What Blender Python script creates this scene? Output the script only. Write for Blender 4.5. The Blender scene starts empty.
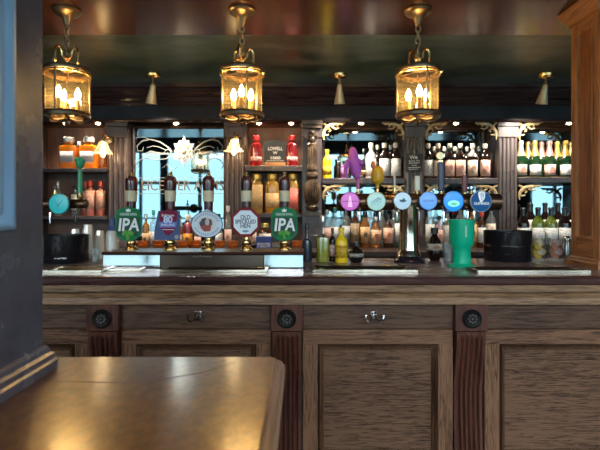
import bpy, math, random
from mathutils import Vector, Matrix
random.seed(7)
PI = math.pi
C = bpy.context.scene.collection
EYE = 1.374
def X(px, d): return (px - 300) / 450 * d
def Z(py, d): return EYE + (212 - py) / 450 * d

# ------------------------------------------------------------------ mesh builder
class MB:
    def __init__(s): s.v = []; s.f = []
    def add(s, vs, fs):
        b = len(s.v); s.v += [tuple(v) for v in vs]; s.f += [tuple(b + i for i in f) for f in fs]; return s
    def box(s, x0, x1, y0, y1, z0, z1):
        vs = [(x, y, z) for z in (z0, z1) for y in (y0, y1) for x in (x0, x1)]
        return s.add(vs, [(0, 2, 3, 1), (4, 5, 7, 6), (0, 1, 5, 4), (2, 6, 7, 3), (0, 4, 6, 2), (1, 3, 7, 5)])
    def loft(s, loops, caps=True, closed=False):
        n = len(loops[0]); vs = [p for l in loops for p in l]; fs = []
        m = len(loops)
        for i in range(m if closed else m - 1):
            a, b = i * n, ((i + 1) % m) * n
            for j in range(n):
                k = (j + 1) % n; fs.append((a + j, a + k, b + k, b + j))
        if caps and not closed:
            fs.append(tuple(range(n))[::-1]); fs.append(tuple((m - 1) * n + j for j in range(n)))
        return s.add(vs, fs)
    def prism_x(s, poly, x0, x1):            # poly of (y,z) swept along x
        return s.loft([[(x0, y, z) for y, z in poly], [(x1, y, z) for y, z in poly]])
    def prism_y(s, poly, y0, y1):            # poly of (x,z) swept along y
        return s.loft([[(x, y0, z) for x, z in poly], [(x, y1, z) for x, z in poly]])
    def lathe(s, prof, c=(0, 0, 0), seg=20, sq=2.0, axis='z', sy=1.0):
        loops = []
        for r, h in prof:
            l = []
            for j in range(seg):
                t = 2 * PI * (j + .5) / seg; ca, sa = math.cos(t), math.sin(t)
                k = r * (abs(ca) ** sq + abs(sa) ** sq) ** (-1 / sq)
                a, b = k * ca, k * sa * sy
                l.append({'z': (c[0] + a, c[1] + b, c[2] + h), 'y': (c[0] + a, c[1] + h, c[2] - b), 'x': (c[0] + h, c[1] + a, c[2] + b)}[axis])
            loops.append(l)
        return s.loft(loops)
    def tube(s, pts, r, seg=6, closed=False):
        P = [Vector(p) for p in pts]; n = len(P); loops = []
        prev = None
        for i in range(n):
            if closed: t = P[(i + 1) % n] - P[i - 1]
            else: t = P[min(i + 1, n - 1)] - P[max(i - 1, 0)]
            t.normalize()
            if prev is None:
                u = t.orthogonal().normalized()
            else:
                u = (prev - t * prev.dot(t))
                u = u.normalized() if u.length > 1e-6 else t.orthogonal().normalized()
            prev = u; w = t.cross(u)
            rr = r[i] if isinstance(r, (list, tuple)) else r
            loops.append([P[i] + (u * math.cos(2 * PI * j / seg) + w * math.sin(2 * PI * j / seg)) * rr for j in range(seg)])
        return s.loft(loops, closed=closed)
    def ball(s, c, r, seg=12, sz=1.0):
        n = 8
        return s.lathe([(max(r * math.sin(PI * i / n), 1e-5), -r * sz * math.cos(PI * i / n)) for i in range(n + 1)], c, seg)
    def frame(s, x0, x1, z0, z1, prof):      # mitred frame in the xz plane; prof = (inset, y)
        loops = []
        for cx, cz, sx, sz in ((x0, z0, 1, 1), (x1, z0, -1, 1), (x1, z1, -1, -1), (x0, z1, 1, -1)):
            loops.append([(cx + sx * i, y, cz + sz * i) for i, y in prof])
        return s.loft(loops, closed=True)
    def build(s, name, mat, parent=None, loc=(0, 0, 0), smooth=35, bevel=0, rot=None):
        me = bpy.data.meshes.new(name); me.from_pydata(s.v, [], s.f); me.update()
        import bmesh
        bm = bmesh.new(); bm.from_mesh(me); bmesh.ops.recalc_face_normals(bm, faces=bm.faces); bm.to_mesh(me); bm.free()
        if smooth:
            me.polygons.foreach_set('use_smooth', [True] * len(me.polygons))
            me.set_sharp_from_angle(angle=math.radians(smooth))
        me.materials.append(mat)
        o = bpy.data.objects.new(name, me); C.objects.link(o); o.location = loc
        if rot: o.rotation_euler = rot
        if parent: o.parent = parent
        if bevel:
            b = o.modifiers.new('edge', 'BEVEL'); b.width = bevel; b.segments = 2; b.limit_method = 'ANGLE'
        return o

def tag(o, label, cat, group=None, kind=None):
    o['label'] = label; o['category'] = cat
    if group: o['group'] = group
    if kind: o['kind'] = kind
    return o
def thing(name, label, cat, loc=(0, 0, 0), rz=0, group=None):
    loc = (loc[0], loc[1], loc[2] + (.0008 if loc[2] > .5 else 0))
    o = bpy.data.objects.new(name, None); C.objects.link(o); o.empty_display_size = .05
    o.location = loc; o.rotation_euler = (0, 0, rz)
    return tag(o, label, cat, group)
def struct(o): o['kind'] = 'structure'; return o
def copy_tree(o, parent=None):
    c = o.copy(); C.objects.link(c)
    if parent: c.parent = parent
    for ch in list(o.children): copy_tree(ch, c)
    return c
def text(name, s, size, loc, mat, parent, bold=0.0, shear=0.0, rot=(PI / 2, 0, 0), width=None, ext=.0006):
    cu = bpy.data.curves.new(name, 'FONT'); cu.body = s; cu.size = size; cu.align_x = 'CENTER'; cu.align_y = 'CENTER'
    cu.extrude = ext; cu.offset = bold; cu.shear = shear; cu.materials.append(mat); cu.resolution_u = 3
    o = bpy.data.objects.new(name, cu); C.objects.link(o); o.location = loc; o.rotation_euler = rot; o.parent = parent
    bpy.context.view_layer.update(); me = bpy.data.meshes.new_from_object(o.evaluated_get(bpy.context.evaluated_depsgraph_get()))
    bpy.data.objects.remove(o); bpy.data.curves.remove(cu)
    xs_ = [v.co.x for v in me.vertices]; w = max(xs_) - min(xs_)
    if width and w > 0:
        for v in me.vertices: v.co.x *= width / w
    o = bpy.data.objects.new(name, me); C.objects.link(o); o.location = loc; o.rotation_euler = rot; o.parent = parent
    return o

# ------------------------------------------------------------------ materials
MATS = {}
def newmat(name):
    m = bpy.data.materials.new(name); m.use_nodes = True; nt = m.node_tree
    return m, nt, nt.nodes, nt.links, nt.nodes['Principled BSDF']
def plain(name, col, rough=.5, metal=0, emit=0, emitcol=None, spec=.5, coat=0):
    if name in MATS: return MATS[name]
    m, nt, N, L, b = newmat(name)
    b.inputs['Base Color'].default_value = (*col, 1); b.inputs['Roughness'].default_value = rough
    b.inputs['Metallic'].default_value = metal; b.inputs['Specular IOR Level'].default_value = spec
    b.inputs['Coat Weight'].default_value = coat
    if emit:
        b.inputs['Emission Color'].default_value = (*(emitcol or col), 1); b.inputs['Emission Strength'].default_value = emit
    # faint procedural unevenness of the gloss
    t = N.new('ShaderNodeTexCoord'); n = N.new('ShaderNodeTexNoise'); n.inputs['Scale'].default_value = 35
    L.new(t.outputs['Object'], n.inputs['Vector'])
    r = N.new('ShaderNodeMapRange'); r.inputs['To Min'].default_value = max(rough - .06, .02); r.inputs['To Max'].default_value = rough + .08
    L.new(n.outputs['Fac'], r.inputs['Value']); L.new(r.outputs['Result'], b.inputs['Roughness'])
    MATS[name] = m; return m
def wood(name, c1, c2, axis='x', scale=6, rough=.45, bump=.15, stretch=14, fine=.5, coat=0, saw=0, spec=.5):
    if name in MATS: return MATS[name]
    m, nt, N, L, b = newmat(name)
    t = N.new('ShaderNodeTexCoord'); mp = N.new('ShaderNodeMapping'); L.new(t.outputs['Object'], mp.inputs['Vector'])
    sc = [scale * stretch / 6] * 3; sc['xyz'.index(axis)] = scale / 6
    mp.inputs['Scale'].default_value = sc
    n1 = N.new('ShaderNodeTexNoise'); n1.inputs['Scale'].default_value = 2.2; n1.inputs['Detail'].default_value = 5; n1.inputs['Distortion'].default_value = 1.2
    n2 = N.new('ShaderNodeTexNoise'); n2.inputs['Scale'].default_value = 9; n2.inputs['Detail'].default_value = 4
    L.new(mp.outputs[0], n1.inputs['Vector']); L.new(mp.outputs[0], n2.inputs['Vector'])
    n3 = N.new('ShaderNodeTexNoise'); n3.inputs['Scale'].default_value = 2.5; L.new(t.outputs['Object'], n3.inputs['Vector'])
    mx = N.new('ShaderNodeMath'); mx.operation = 'MULTIPLY_ADD'; mx.inputs[1].default_value = fine
    L.new(n2.outputs['Fac'], mx.inputs[0]); L.new(n1.outputs['Fac'], mx.inputs[2])
    m2 = N.new('ShaderNodeMath'); m2.operation = 'MULTIPLY_ADD'; m2.inputs[1].default_value = .35
    L.new(n3.outputs['Fac'], m2.inputs[0]); L.new(mx.outputs[0], m2.inputs[2])
    last = m2
    if saw:
        w = N.new('ShaderNodeTexNoise'); w.inputs['Scale'].default_value = 5; w.inputs['Detail'].default_value = 2
        mq = N.new('ShaderNodeMapping'); s2 = [1.2, 1.2, 1.2]; s2['xyz'.index('z' if axis == 'x' else 'x')] = 75
        mq.inputs['Scale'].default_value = s2; L.new(t.outputs['Object'], mq.inputs['Vector']); L.new(mq.outputs[0], w.inputs['Vector'])
        m3 = N.new('ShaderNodeMath'); m3.operation = 'MULTIPLY_ADD'; m3.inputs[1].default_value = saw; m3.inputs[2].default_value = 0
        L.new(w.outputs['Fac'], m3.inputs[0])
        m4 = N.new('ShaderNodeMath'); m4.operation = 'ADD'; L.new(m3.outputs[0], m4.inputs[0]); L.new(m2.outputs[0], m4.inputs[1])
        m5 = N.new('ShaderNodeMath'); m5.operation = 'SUBTRACT'; m5.inputs[1].default_value = saw / 2; L.new(m4.outputs[0], m5.inputs[0]); last = m5
    cr = N.new('ShaderNodeValToRGB'); e = cr.color_ramp.elements
    mid = .5 + fine * .5 + .175
    e[0].position = mid - .22; e[0].color = (*c1, 1); e[1].position = min(mid + .2, 1); e[1].color = (*c2, 1)
    L.new(last.outputs[0], cr.inputs['Fac']); L.new(cr.outputs['Color'], b.inputs['Base Color'])
    rr = N.new('ShaderNodeMapRange'); rr.inputs['To Min'].default_value = max(rough - .1, .05); rr.inputs['To Max'].default_value = rough + .12
    L.new(n3.outputs['Fac'], rr.inputs['Value']); L.new(rr.outputs['Result'], b.inputs['Roughness'])
    bp = N.new('ShaderNodeBump'); bp.inputs['Strength'].default_value = bump; bp.inputs['Distance'].default_value = .004
    L.new(last.outputs[0], bp.inputs['Height']); L.new(bp.outputs[0], b.inputs['Normal'])
    b.inputs['Coat Weight'].default_value = coat; b.inputs['Coat Roughness'].default_value = .15; b.inputs['Specular IOR Level'].default_value = spec
    MATS[name] = m; return m
def glass(name, tint, gloss=.12, body=0.0, bodycol=None, rough=.03):
    """thin clear glass: tinted transparency + fresnel gloss (+ a share of coloured body for full bottles)"""
    if name in MATS: return MATS[name]
    m = bpy.data.materials.new(name); m.use_nodes = True; nt = m.node_tree; N, L = nt.nodes, nt.links; N.clear()
    out = N.new('ShaderNodeOutputMaterial'); tr = N.new('ShaderNodeBsdfTransparent'); tr.inputs[0].default_value = (*tint, 1)
    gl = N.new('ShaderNodeBsdfGlossy'); gl.inputs['Roughness'].default_value = rough
    lw = N.new('ShaderNodeLayerWeight'); lw.inputs['Blend'].default_value = .35
    mr = N.new('ShaderNodeMapRange'); mr.inputs['To Min'].default_value = gloss * .35; mr.inputs['To Max'].default_value = min(1, gloss * 4)
    L.new(lw.outputs['Facing'], mr.inputs['Value'])
    src = tr
    if body:
        pb = N.new('ShaderNodeBsdfPrincipled'); pb.inputs['Base Color'].default_value = (*(bodycol or tint), 1); pb.inputs['Roughness'].default_value = .25
        mb = N.new('ShaderNodeMixShader'); mb.inputs[0].default_value = body; L.new(tr.outputs[0], mb.inputs[1]); L.new(pb.outputs[0], mb.inputs[2]); src = mb
    mx = N.new('ShaderNodeMixShader'); L.new(mr.outputs[0], mx.inputs[0]); L.new(src.outputs[0], mx.inputs[1]); L.new(gl.outputs[0], mx.inputs[2])
    L.new(mx.outputs[0], out.inputs[0]); MATS[name] = m; return m
def paper(name, base, ink, amount=.5, scale=60):
    """printed label: rows of fine dark print on paper"""
    if name in MATS: return MATS[name]
    m, nt, N, L, b = newmat(name)
    t = N.new('ShaderNodeTexCoord'); mp = N.new('ShaderNodeMapping'); mp.inputs['Scale'].default_value = (scale, scale, scale * 2.2)
    L.new(t.outputs['Object'], mp.inputs['Vector']); n = N.new('ShaderNodeTexNoise'); n.inputs['Scale'].default_value = 1.5; n.inputs['Detail'].default_value = 3
    L.new(mp.outputs[0], n.inputs['Vector']); cr = N.new('ShaderNodeValToRGB'); e = cr.color_ramp.elements
    e[0].position = .5 - .1 * (1 - amount) - .02; e[0].color = (*ink, 1); e[1].position = .56; e[1].color = (*base, 1)
    e[0].position = max(.0, .36 + .1 * amount)
    L.new(n.outputs['Fac'], cr.inputs['Fac']); L.new(cr.outputs[0], b.inputs['Base Color']); b.inputs['Roughness'].default_value = .55
    MATS[name] = m; return m
def mottled(name, c1, c2, scale=3, rough=.3, bump=.1, stretch=(1, 1, 1), lo=.4, hi=.7, rv=1.0, coat=0, spec=.5):
    if name in MATS: return MATS[name]
    m, nt, N, L, b = newmat(name)
    t = N.new('ShaderNodeTexCoord'); mp = N.new('ShaderNodeMapping'); mp.inputs['Scale'].default_value = stretch; L.new(t.outputs['Object'], mp.inputs['Vector'])
    b.inputs['Coat Weight'].default_value = coat; b.inputs['Coat Roughness'].default_value = .2; b.inputs['Specular IOR Level'].default_value = spec
    n = N.new('ShaderNodeTexNoise'); n.inputs['Scale'].default_value = scale; n.inputs['Detail'].default_value = 7; n.inputs['Roughness'].default_value = .6
    L.new(mp.outputs[0], n.inputs['Vector'])
    cr = N.new('ShaderNodeValToRGB'); e = cr.color_ramp.elements; e[0].position = lo; e[0].color = (*c1, 1); e[1].position = hi; e[1].color = (*c2, 1)
    L.new(n.outputs['Fac'], cr.inputs['Fac']); L.new(cr.outputs[0], b.inputs['Base Color'])
    rr = N.new('ShaderNodeMapRange'); rr.inputs['To Min'].default_value = max(rough - .12 * rv, .04); rr.inputs['To Max'].default_value = rough + .15 * rv
    L.new(n.outputs['Fac'], rr.inputs['Value']); L.new(rr.outputs[0], b.inputs['Roughness'])
    bp = N.new('ShaderNodeBump'); bp.inputs['Strength'].default_value = bump; bp.inputs['Distance'].default_value = .01
    L.new(n.outputs['Fac'], bp.inputs['Height']); L.new(bp.outputs[0], b.inputs['Normal'])
    MATS[name] = m; return m

W_rail = wood('counter_wood_across', (.035, .017, .010), (.16, .084, .048), 'x', 20, .55, .4, spec=.2)
W_stile = wood('counter_wood_upright', (.04, .020, .011), (.18, .096, .054), 'z', 20, .55, .4, spec=.2)
W_field = wood('counter_panel_wood', (.026, .014, .009), (.14, .079, .048), 'x', 26, .6, .6, saw=.6, spec=.15)
W_mould = wood('shaded_moulding_wood', (.02, .009, .005), (.11, .058, .033), 'z', 16, .45, .4, spec=.25)  # darker than the stiles: groove shade painted into the wood colour
W_frieze = wood('shaded_frieze_wood', (.022, .012, .008), (.088, .050, .033), 'x', 18, .5, .4, spec=.2)  # darkened to paint in the shade under the counter overhang
W_pine = wood('pine_moulding', (.055, .027, .013), (.235, .138, .074), 'x', 18, .45, .35, spec=.3)
W_maho = wood('mahogany_upright', (.022, .007, .005), (.085, .030, .019), 'z', 9, .42, .2, spec=.3)
W_nose = wood('dark_nosing_wood', (.018, .008, .008), (.06, .026, .024), 'x', 6, .3, .2)
W_top = wood('counter_top_wood', (.12, .085, .085), (.25, .19, .185), 'x', 6, .25, .15)  # dark wood lightened, the reflection on the top put into its colour
W_ledge = mottled('varnished_ledge_top', (.085, .025, .005), (.19, .066, .013), 55, .32, .16, (1, .6, 1), .38, .68, rv=.2, coat=1)
W_ledge_edge = wood('ledge_edge_wood', (.13, .06, .03), (.34, .19, .11), 'y', 6, .3, .1)
W_dark = wood('back_bar_dark_wood', (.012, .007, .007), (.045, .026, .024), 'x', 6, .27, .15)
W_pil = wood('pilaster_wood', (.04, .031, .032), (.12, .095, .093), 'z', 8, .27, .2)  # lighter grey than the other pilasters, gloss reflection painted into the colour
W_darkz = wood('back_bar_dark_upright', (.02, .013, .014), (.07, .045, .044), 'z', 6, .3, .15)
W_fluted = wood('fluted_pilaster_wood', (.028, .016, .013), (.085, .052, .042), 'z', 7, .3, .15)
W_bay = wood('bay_backing_wood', (.05, .02, .010), (.13, .052, .026), 'z', 7, .4, .15)
W_shelf = wood('shelf_wood', (.05, .024, .015), (.14, .07, .045), 'x', 7, .35, .15)
W_col = wood('oak_column_wood', (.13, .052, .018), (.35, .155, .062), 'z', 7, .42, .15)
W_colx = wood('oak_column_wood_across', (.13, .052, .018), (.35, .155, .062), 'x', 7, .42, .15)
W_soffit = mottled('varnished_soffit', (.05, .017, .008), (.085, .030, .013), 1.2, .2, .0, (5, .4, 1), rv=.3, spec=.4)
W_floor = wood('floor_boards', (.05, .03, .018), (.16, .09, .05), 'x', 4, .4, .2)
W_pump = wood('pump_handle_wood', (.03, .006, .008), (.11, .022, .022), 'z', 20, .18, .05, coat=.6)
M_fascia = mottled('fascia_paint', (.008, .007, .011), (.022, .018, .026), 4, .36, .05, spec=.22)
M_green = mottled('dark_green_gloss_paint', (.022, .05, .043), (.11, .165, .145), 3.2, .33, .4, (1, 2.2, 1), .42, .72)
M_navy = mottled('navy_wall_paint', (.02, .03, .06), (.03, .045, .085), 2, .5, .05)
M_pillar = mottled('slate_pillar_paint', (.07, .073, .10), (.125, .13, .17), 5, .24, .12)
M_bluepanel = mottled('blue_skylit_panel', (.17, .37, .62), (.34, .56, .78), 6, .34, .15, (1, 1, .3))  # skylight reflected on dark gloss paint, put in as blue colour
M_carved = mottled('carved_bronzed_wood', (.03, .018, .011), (.16, .10, .055), 14, .35, .3)
M_gilt = mottled('gilt_fretwork', (.38, .25, .10), (.80, .64, .38), 20, .35, .2)
M_brass = plain('brass', (.72, .50, .22), .25, 1)
M_oldbrass = plain('aged_brass', (.34, .25, .15), .38, 1)
M_bronze = plain('dark_bronze', (.20, .145, .10), .38, 1)
M_steel = plain('stainless_steel', (.42, .42, .42), .2, 1)
M_polished = plain('polished_steel', (.32, .33, .34), .06, 1)
M_chrome = plain('chrome', (.8, .8, .82), .1, 1)
M_black = plain('black_plastic', (.006, .006, .008), .28)
M_iron = plain('black_iron', (.006, .006, .006), .5, spec=.15)
M_darkmetal = plain('dark_font_metal', (.13, .075, .045), .28, .9)
M_white = plain('white_enamel', (.8, .8, .78), .4)
M_cream = plain('cream_band', (.72, .62, .42), .4)
M_mirror, nt, N, L, b = newmat('antique_mirror')
b.inputs['Base Color'].default_value = (.25, .33, .37, 1); b.inputs['Metallic'].default_value = 1; b.inputs['Roughness'].default_value = .02
nn = N.new('ShaderNodeTexNoise'); nn.inputs['Scale'].default_value = 6; mrr = N.new('ShaderNodeMapRange'); mrr.inputs['To Min'].default_value = .0; mrr.inputs['To Max'].default_value = .05
L.new(nn.outputs['Fac'], mrr.inputs['Value']); L.new(mrr.outputs[0], b.inputs['Roughness'])
M_etch = glass('frosted_etching', (.9, .9, .88), .03, .45, (.42, .40, .36), .4)
M_letter = plain('gilt_mirror_lettering', (.15, .12, .09), .6)
M_lampglass = glass('lantern_glass', (1, .95, .82), .13, .035, (.9, .80, .52))
M_pane = glass('window_glass', (.97, 1, 1), .06)
def bulbmat(name, col, s): return plain(name, (1, .85, .6), .4, emit=s, emitcol=col)
M_bulb = bulbmat('glowing_bulb', (1, .62, .23), 72)
M_led = bulbmat('glowing_downlight', (1, .75, .42), 18)
M_clear = glass('clear_glass', (.93, .95, .95), .14)
M_clearb = glass('clear_spirit_glass', (.85, .88, .88), .14, .18, (.6, .62, .62))

# ------------------------------------------------------------------ room
YB, YF, XL, XR, ZC = 4.12, -2.0, -5.0, 7.0, 3.0
ZS = 2.424          # soffit over the counter
struct(MB().box(XL, XR, YF, YB, -.05, 0).build('floor', W_floor))
struct(MB().box(XL, XR, YF, 1.5, ZC, ZC + .05).build('ceiling', M_navy))
struct(MB().box(XL, XR, 1.5, 2.67, ZS, ZC + .05).build('ceiling_soffit', W_soffit, smooth=0))
struct(MB().box(XL, XR, 2.67, YB, ZS + .012, ZC + .05).build('ceiling_bar', M_green))
struct(MB().box(XL, XR, YB, YB + .1, 0, ZC).build('wall_back', M_green))
struct(MB().box(XL - .1, XL, YF, YB, 0, ZC).build('wall_left', M_navy))
struct(MB().box(XR, XR + .1, YF, YB, 0, ZC).build('wall_right', M_navy))
# street wall behind the camera with tall windows
wins = [(-4.7, -4.15), (-4.0, -2.99), (-2.97, -1.41), (-1.15, .2), (.5, 1.75), (2.05, 3.3), (3.6, 4.8), (5.15, 6.35)]
wz0, wz1 = .75, 2.74
wm = MB(); xs = [XL] + [x for w in wins for x in w] + [XR]
for i in range(0, len(xs), 2): wm.box(xs[i], xs[i + 1], YF - .12, YF, 0, ZC)
for a, c in wins: wm.box(a, c, YF - .12, YF, 0, wz0); wm.box(a, c, YF - .12, YF, wz1, ZC)
struct(wm.build('wall_front', M_navy))
M_sash = plain('sash_paint', (.03, .05, .08), .4)
for i, (a, c) in enumerate(wins):
    f = MB().frame(a, c, wz0, wz1, [(0, YF - .1), (0, YF - .02), (.07, YF - .02), (.07, YF - .1)])
    mid = (a + c) / 2
    f.box(mid - .03, mid + .03, YF - .09, YF - .03, wz0 + .05, wz1 - .05); f.box(a + .05, c - .05, YF - .09, YF - .03, 1.98, 2.04); f.box(a + .05, c - .05, YF - .09, YF - .03, 1.22, 1.255)
    w = struct(f.build('window_%d' % (i + 1), M_sash))
    MB().box(a + .04, c - .04, YF - .065, YF - .059, wz0 + .04, wz1 - .04).build('pane', M_pane, w)
    MB().box(a - .05, c + .05, YF - .01, YF + .08, wz0 - .05, wz0).build('sill', M_sash, w)
    li = bpy.data.lights.new('daylight_portal', 'AREA'); li.shape = 'RECTANGLE'; li.size = c - a; li.size_y = wz1 - wz0; li.cycles.is_portal = True
    lo = bpy.data.objects.new('daylight_portal', li); C.objects.link(lo); lo.location = (mid, YF - .13, (wz0 + wz1) / 2); lo.rotation_euler = (PI / 2, 0, 0)
for nm, (x0, x1, y0, y1) in {'left': (XL, XL + .02, YF, YB), 'right': (XR - .02, XR, YF, YB), 'front': (XL, XR, YF, YF + .02)}.items():
    struct(MB().box(x0, x1, y0, y1, 0, .16).build('baseboard_' + nm, M_sash))

world = bpy.data.worlds.new('sky'); bpy.context.scene.world = world; world.use_nodes = True
wn = world.node_tree; bg = wn.nodes['Background']
tc = wn.nodes.new('ShaderNodeTexCoord'); sp = wn.nodes.new('ShaderNodeSeparateXYZ'); wn.links.new(tc.outputs['Generated'], sp.inputs[0])
wr = wn.nodes.new('ShaderNodeValToRGB'); we = wr.color_ramp.elements
we[0].position = .11; we[0].color = (.14, .21, .235, 1); we[1].position = .18; we[1].color = (.84, .86, .89, 1)
wn.links.new(sp.outputs['Z'], wr.inputs[0]); wn.links.new(wr.outputs[0], bg.inputs['Color']); bg.inputs['Strength'].default_value = 4.4

# ------------------------------------------------------------------ bar counter
CZ = 1.10
cx0, cx1 = -3.0, 3.4
bar = thing('bar_counter', 'long panelled wooden bar counter running across the whole room', 'bar counter', (0, 0, 0))
nose = [(1.93, CZ), (1.908, CZ - .002), (1.899, CZ - .010), (1.899, CZ - .024), (1.906, CZ - .034), (1.92, CZ - .038), (1.97, CZ - .038), (1.97, CZ - .001)]
MB().box(cx0, cx1, 1.93, 2.67, CZ - .038, CZ).build('counter_top', W_top, bar, bevel=.001)
MB().prism_x(nose, cx0, cx1).build('nosing', W_nose, bar)
MB().prism_x([(1.914, CZ - .038), (1.914, 1.037), (1.93, 1.036), (1.93, 1.031), (1.917, 1.030), (1.922, 1.024), (1.927, 1.005), (1.924, .992), (1.924, .978), (1.935, .974), (1.975, .972), (1.975, CZ - .038)], cx0, cx1).build('cornice_moulding', W_pine, bar, smooth=25)
MB().box(cx0, cx1, 2.0, 2.55, .0, CZ - .038).build('carcass', W_nose, bar)
cor = [-2.448, -1.651, -.854, -.057, .741, 1.538, 2.335]
edges = [cx0] + [c for c in cor] + [cx1]
BW = .0695
def corbel(cx):
    MB().box(cx - BW, cx + BW, 1.942, 2.0, .858, .9725).build('corbel_block', W_maho, bar, bevel=.003)
    # rosette
    ro = MB(); ro.lathe([(.001, -.004), (.038, -.004), (.041, -.008), (.041, -.013), (.036, -.017), (.031, -.013), (.024, -.012), (.001, -.012)], (cx, 1.946, .914), 28, axis='y')
    rr = ro.build('rosette', M_iron, bar); rr['label'] = 'black round turned rosette'
    pe = MB()
    for k in range(8):
        a = k * PI / 4; pe.ball((cx + .016 * math.cos(a), 1.932, .914 + .016 * math.sin(a)), .0062, 8)
    pe.ball((cx, 1.932, .914), .0068, 8)
    pe.build('rosette_flower', plain('grey_flower', (.09, .09, .09), .4, .6), rr)
    # S-curved fluted corbel
    zt, zb = .855, .17
    prof = []
    for i in range(41):
        t = i / 40; z = zt + (zb - zt) * t
        y = 1.944 + .042 * (0.5 - .5 * math.cos(min(t / .42, 1) * PI)) - .016 * (0.5 - .5 * math.cos(max(0, (t - .42) / .58) * PI))
        prof.append((y, z))
    w = .062; g = MB(); nx = 61; grid = []
    for y, z in prof:
        for i in range(nx):
            u = i / (nx - 1); x = cx - w + 2 * w * u
            ph = (u - .08) / .84 * 5; dep = 0
            if 0 < ph < 5:
                fr = ph % 1
                if .16 < fr < .84: dep = .012 * math.sin((fr - .16) / .68 * PI) ** .5
            if z > zt - .022: dep = 0
            grid.append((x, y + dep, z))
    fs = []
    for r in range(len(prof) - 1):
        for i in range(nx - 1):
            a = r * nx + i; fs.append((a, a + 1, a + nx + 1, a + nx))
    g.add(grid, fs)
    for sx in (-1, 1):
        x = cx + sx * w; side = [(x, y, z) for y, z in prof] + [(x, 2.0, zb), (x, 2.0, zt)]
        g.add(side, [tuple(range(len(side)))])
    g.add([(cx - w, 1.944, zt), (cx + w, 1.944, zt), (cx + w, 2.0, zt), (cx - w, 2.0, zt)], [(0, 1, 2, 3)])
    g.build('fluted_corbel', W_maho, bar, smooth=40)
for c in cor: corbel(c)
for i in range(len(edges) - 1):
    a = edges[i] + (BW if i else 0); c = edges[i + 1] - (BW if i < len(edges) - 2 else 0)
    MB().box(a, c, 1.972, 2.0, .862, .972).build('frieze_board', W_frieze, bar, bevel=.002)
    # panelled section: rails and stiles, mitred moulding, recessed field
    s = .066
    pn = MB().box(a, c, 1.975, 2.0, .793, .858).build('panel_rail', W_rail, bar, bevel=.002)
    MB().box(a, c, 1.975, 2.0, .16, .30).build('panel_rail', W_rail, bar, bevel=.002)
    MB().box(a, a + s, 1.975, 2.0, .30, .793).build('panel_stile', W_stile, bar, bevel=.002)
    MB().box(c - s, c, 1.975, 2.0, .30, .793).build('panel_stile', W_stile, bar, bevel=.002)
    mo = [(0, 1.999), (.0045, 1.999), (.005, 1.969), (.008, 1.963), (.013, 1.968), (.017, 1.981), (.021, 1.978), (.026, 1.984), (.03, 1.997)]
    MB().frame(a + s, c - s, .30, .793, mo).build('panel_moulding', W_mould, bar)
    MB().box(a + s + .01, c - s - .01, 1.988, 2.002, .31, .783).build('panel_field', W_field, bar)
MB().box(cx0, cx1, 1.955, 2.0, 0, .16).build('plinth', W_nose, bar, bevel=.004)

def hook(px, lab):
    t = thing('coat_hook', lab, 'coat hook', (X(px, 1.97), 1.971, Z(316, 1.97)), group='coat hooks under the counter moulding')
    MB().prism_y([(-.013, .022), (.013, .022), (.015, .0), (.010, -.02), (-.010, -.02), (-.015, 0)], -.004, 0).build('hook_plate', M_chrome, t, bevel=.001)
    for s in (-1, 1):
        pts = [(s * .004, -.004, .008), (s * .008, -.014, -.004), (s * .014, -.026, -.016), (s * .024, -.034, -.02), (s * .034, -.036, -.012), (s * .038, -.034, .002), (s * .038, -.032, .008)]
        m = MB().tube(pts, [.0045, .004, .004, .004, .004, .004, .005]); m.ball(pts[-1], .0065, 8); m.build('hook_arm', M_chrome, t)
    sc = MB(); sc.lathe([(.001, -.0065), (.004, -.006), (.004, -.003)], (0, 0, .014), 8, axis='y'); sc.build('screw', M_steel, t)
hook(198, 'chrome double coat hook on the frieze board above the table end, under the hand pumps')
hook(373.5, 'chrome double coat hook on the frieze board above the wide middle panel')

# ------------------------------------------------------------------ foreground ledge and pillar
LZ = 1.02
led = thing('drinks_ledge', 'varnished orange-brown wooden table ledge in front of the bar, pillar standing on it', 'table', (0, 0, 0))
def rrect(x0, x1, y0, y1, r, z, n=5):
    pts = []
    for cx, cy, a0 in ((x1 - r, y0 + r, -PI / 2), (x1 - r, y1 - r, 0), (x0 + r, y1 - r, PI / 2), (x0 + r, y0 + r, PI)):
        for i in range(n + 1):
            a = a0 + PI / 2 * i / n; pts.append((cx + r * math.cos(a), cy + r * math.sin(a), z))
    return pts
def lloop(off, z, r=.028): return rrect(-1.5 + off, -.036 - off, .22 + off, 1.125 - off, max(r - off * .6, .006), z)
MB().loft([lloop(.026, LZ - .03), lloop(.026, LZ)]).build('ledge_top', W_ledge, led)
MB().loft([lloop(.0262, LZ - .0006), lloop(.022, LZ - .002), lloop(.021, LZ - .006), lloop(.014, LZ - .008), lloop(.006, LZ - .013), lloop(.005, LZ - .018), lloop(.0, LZ - .021), lloop(0, LZ - .036), lloop(.012, LZ - .045), lloop(.08, LZ - .045)], caps=False).build('ledge_edge', W_ledge_edge, led)
MB().box(-1.40, -.16, .34, 1.00, .0, LZ - .03).build('ledge_base', W_rail, led, bevel=.004)
MB().box(-1.42, -.14, .32, 1.02, .0, .12).build('skirting', W_nose, led, bevel=.004)

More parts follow.
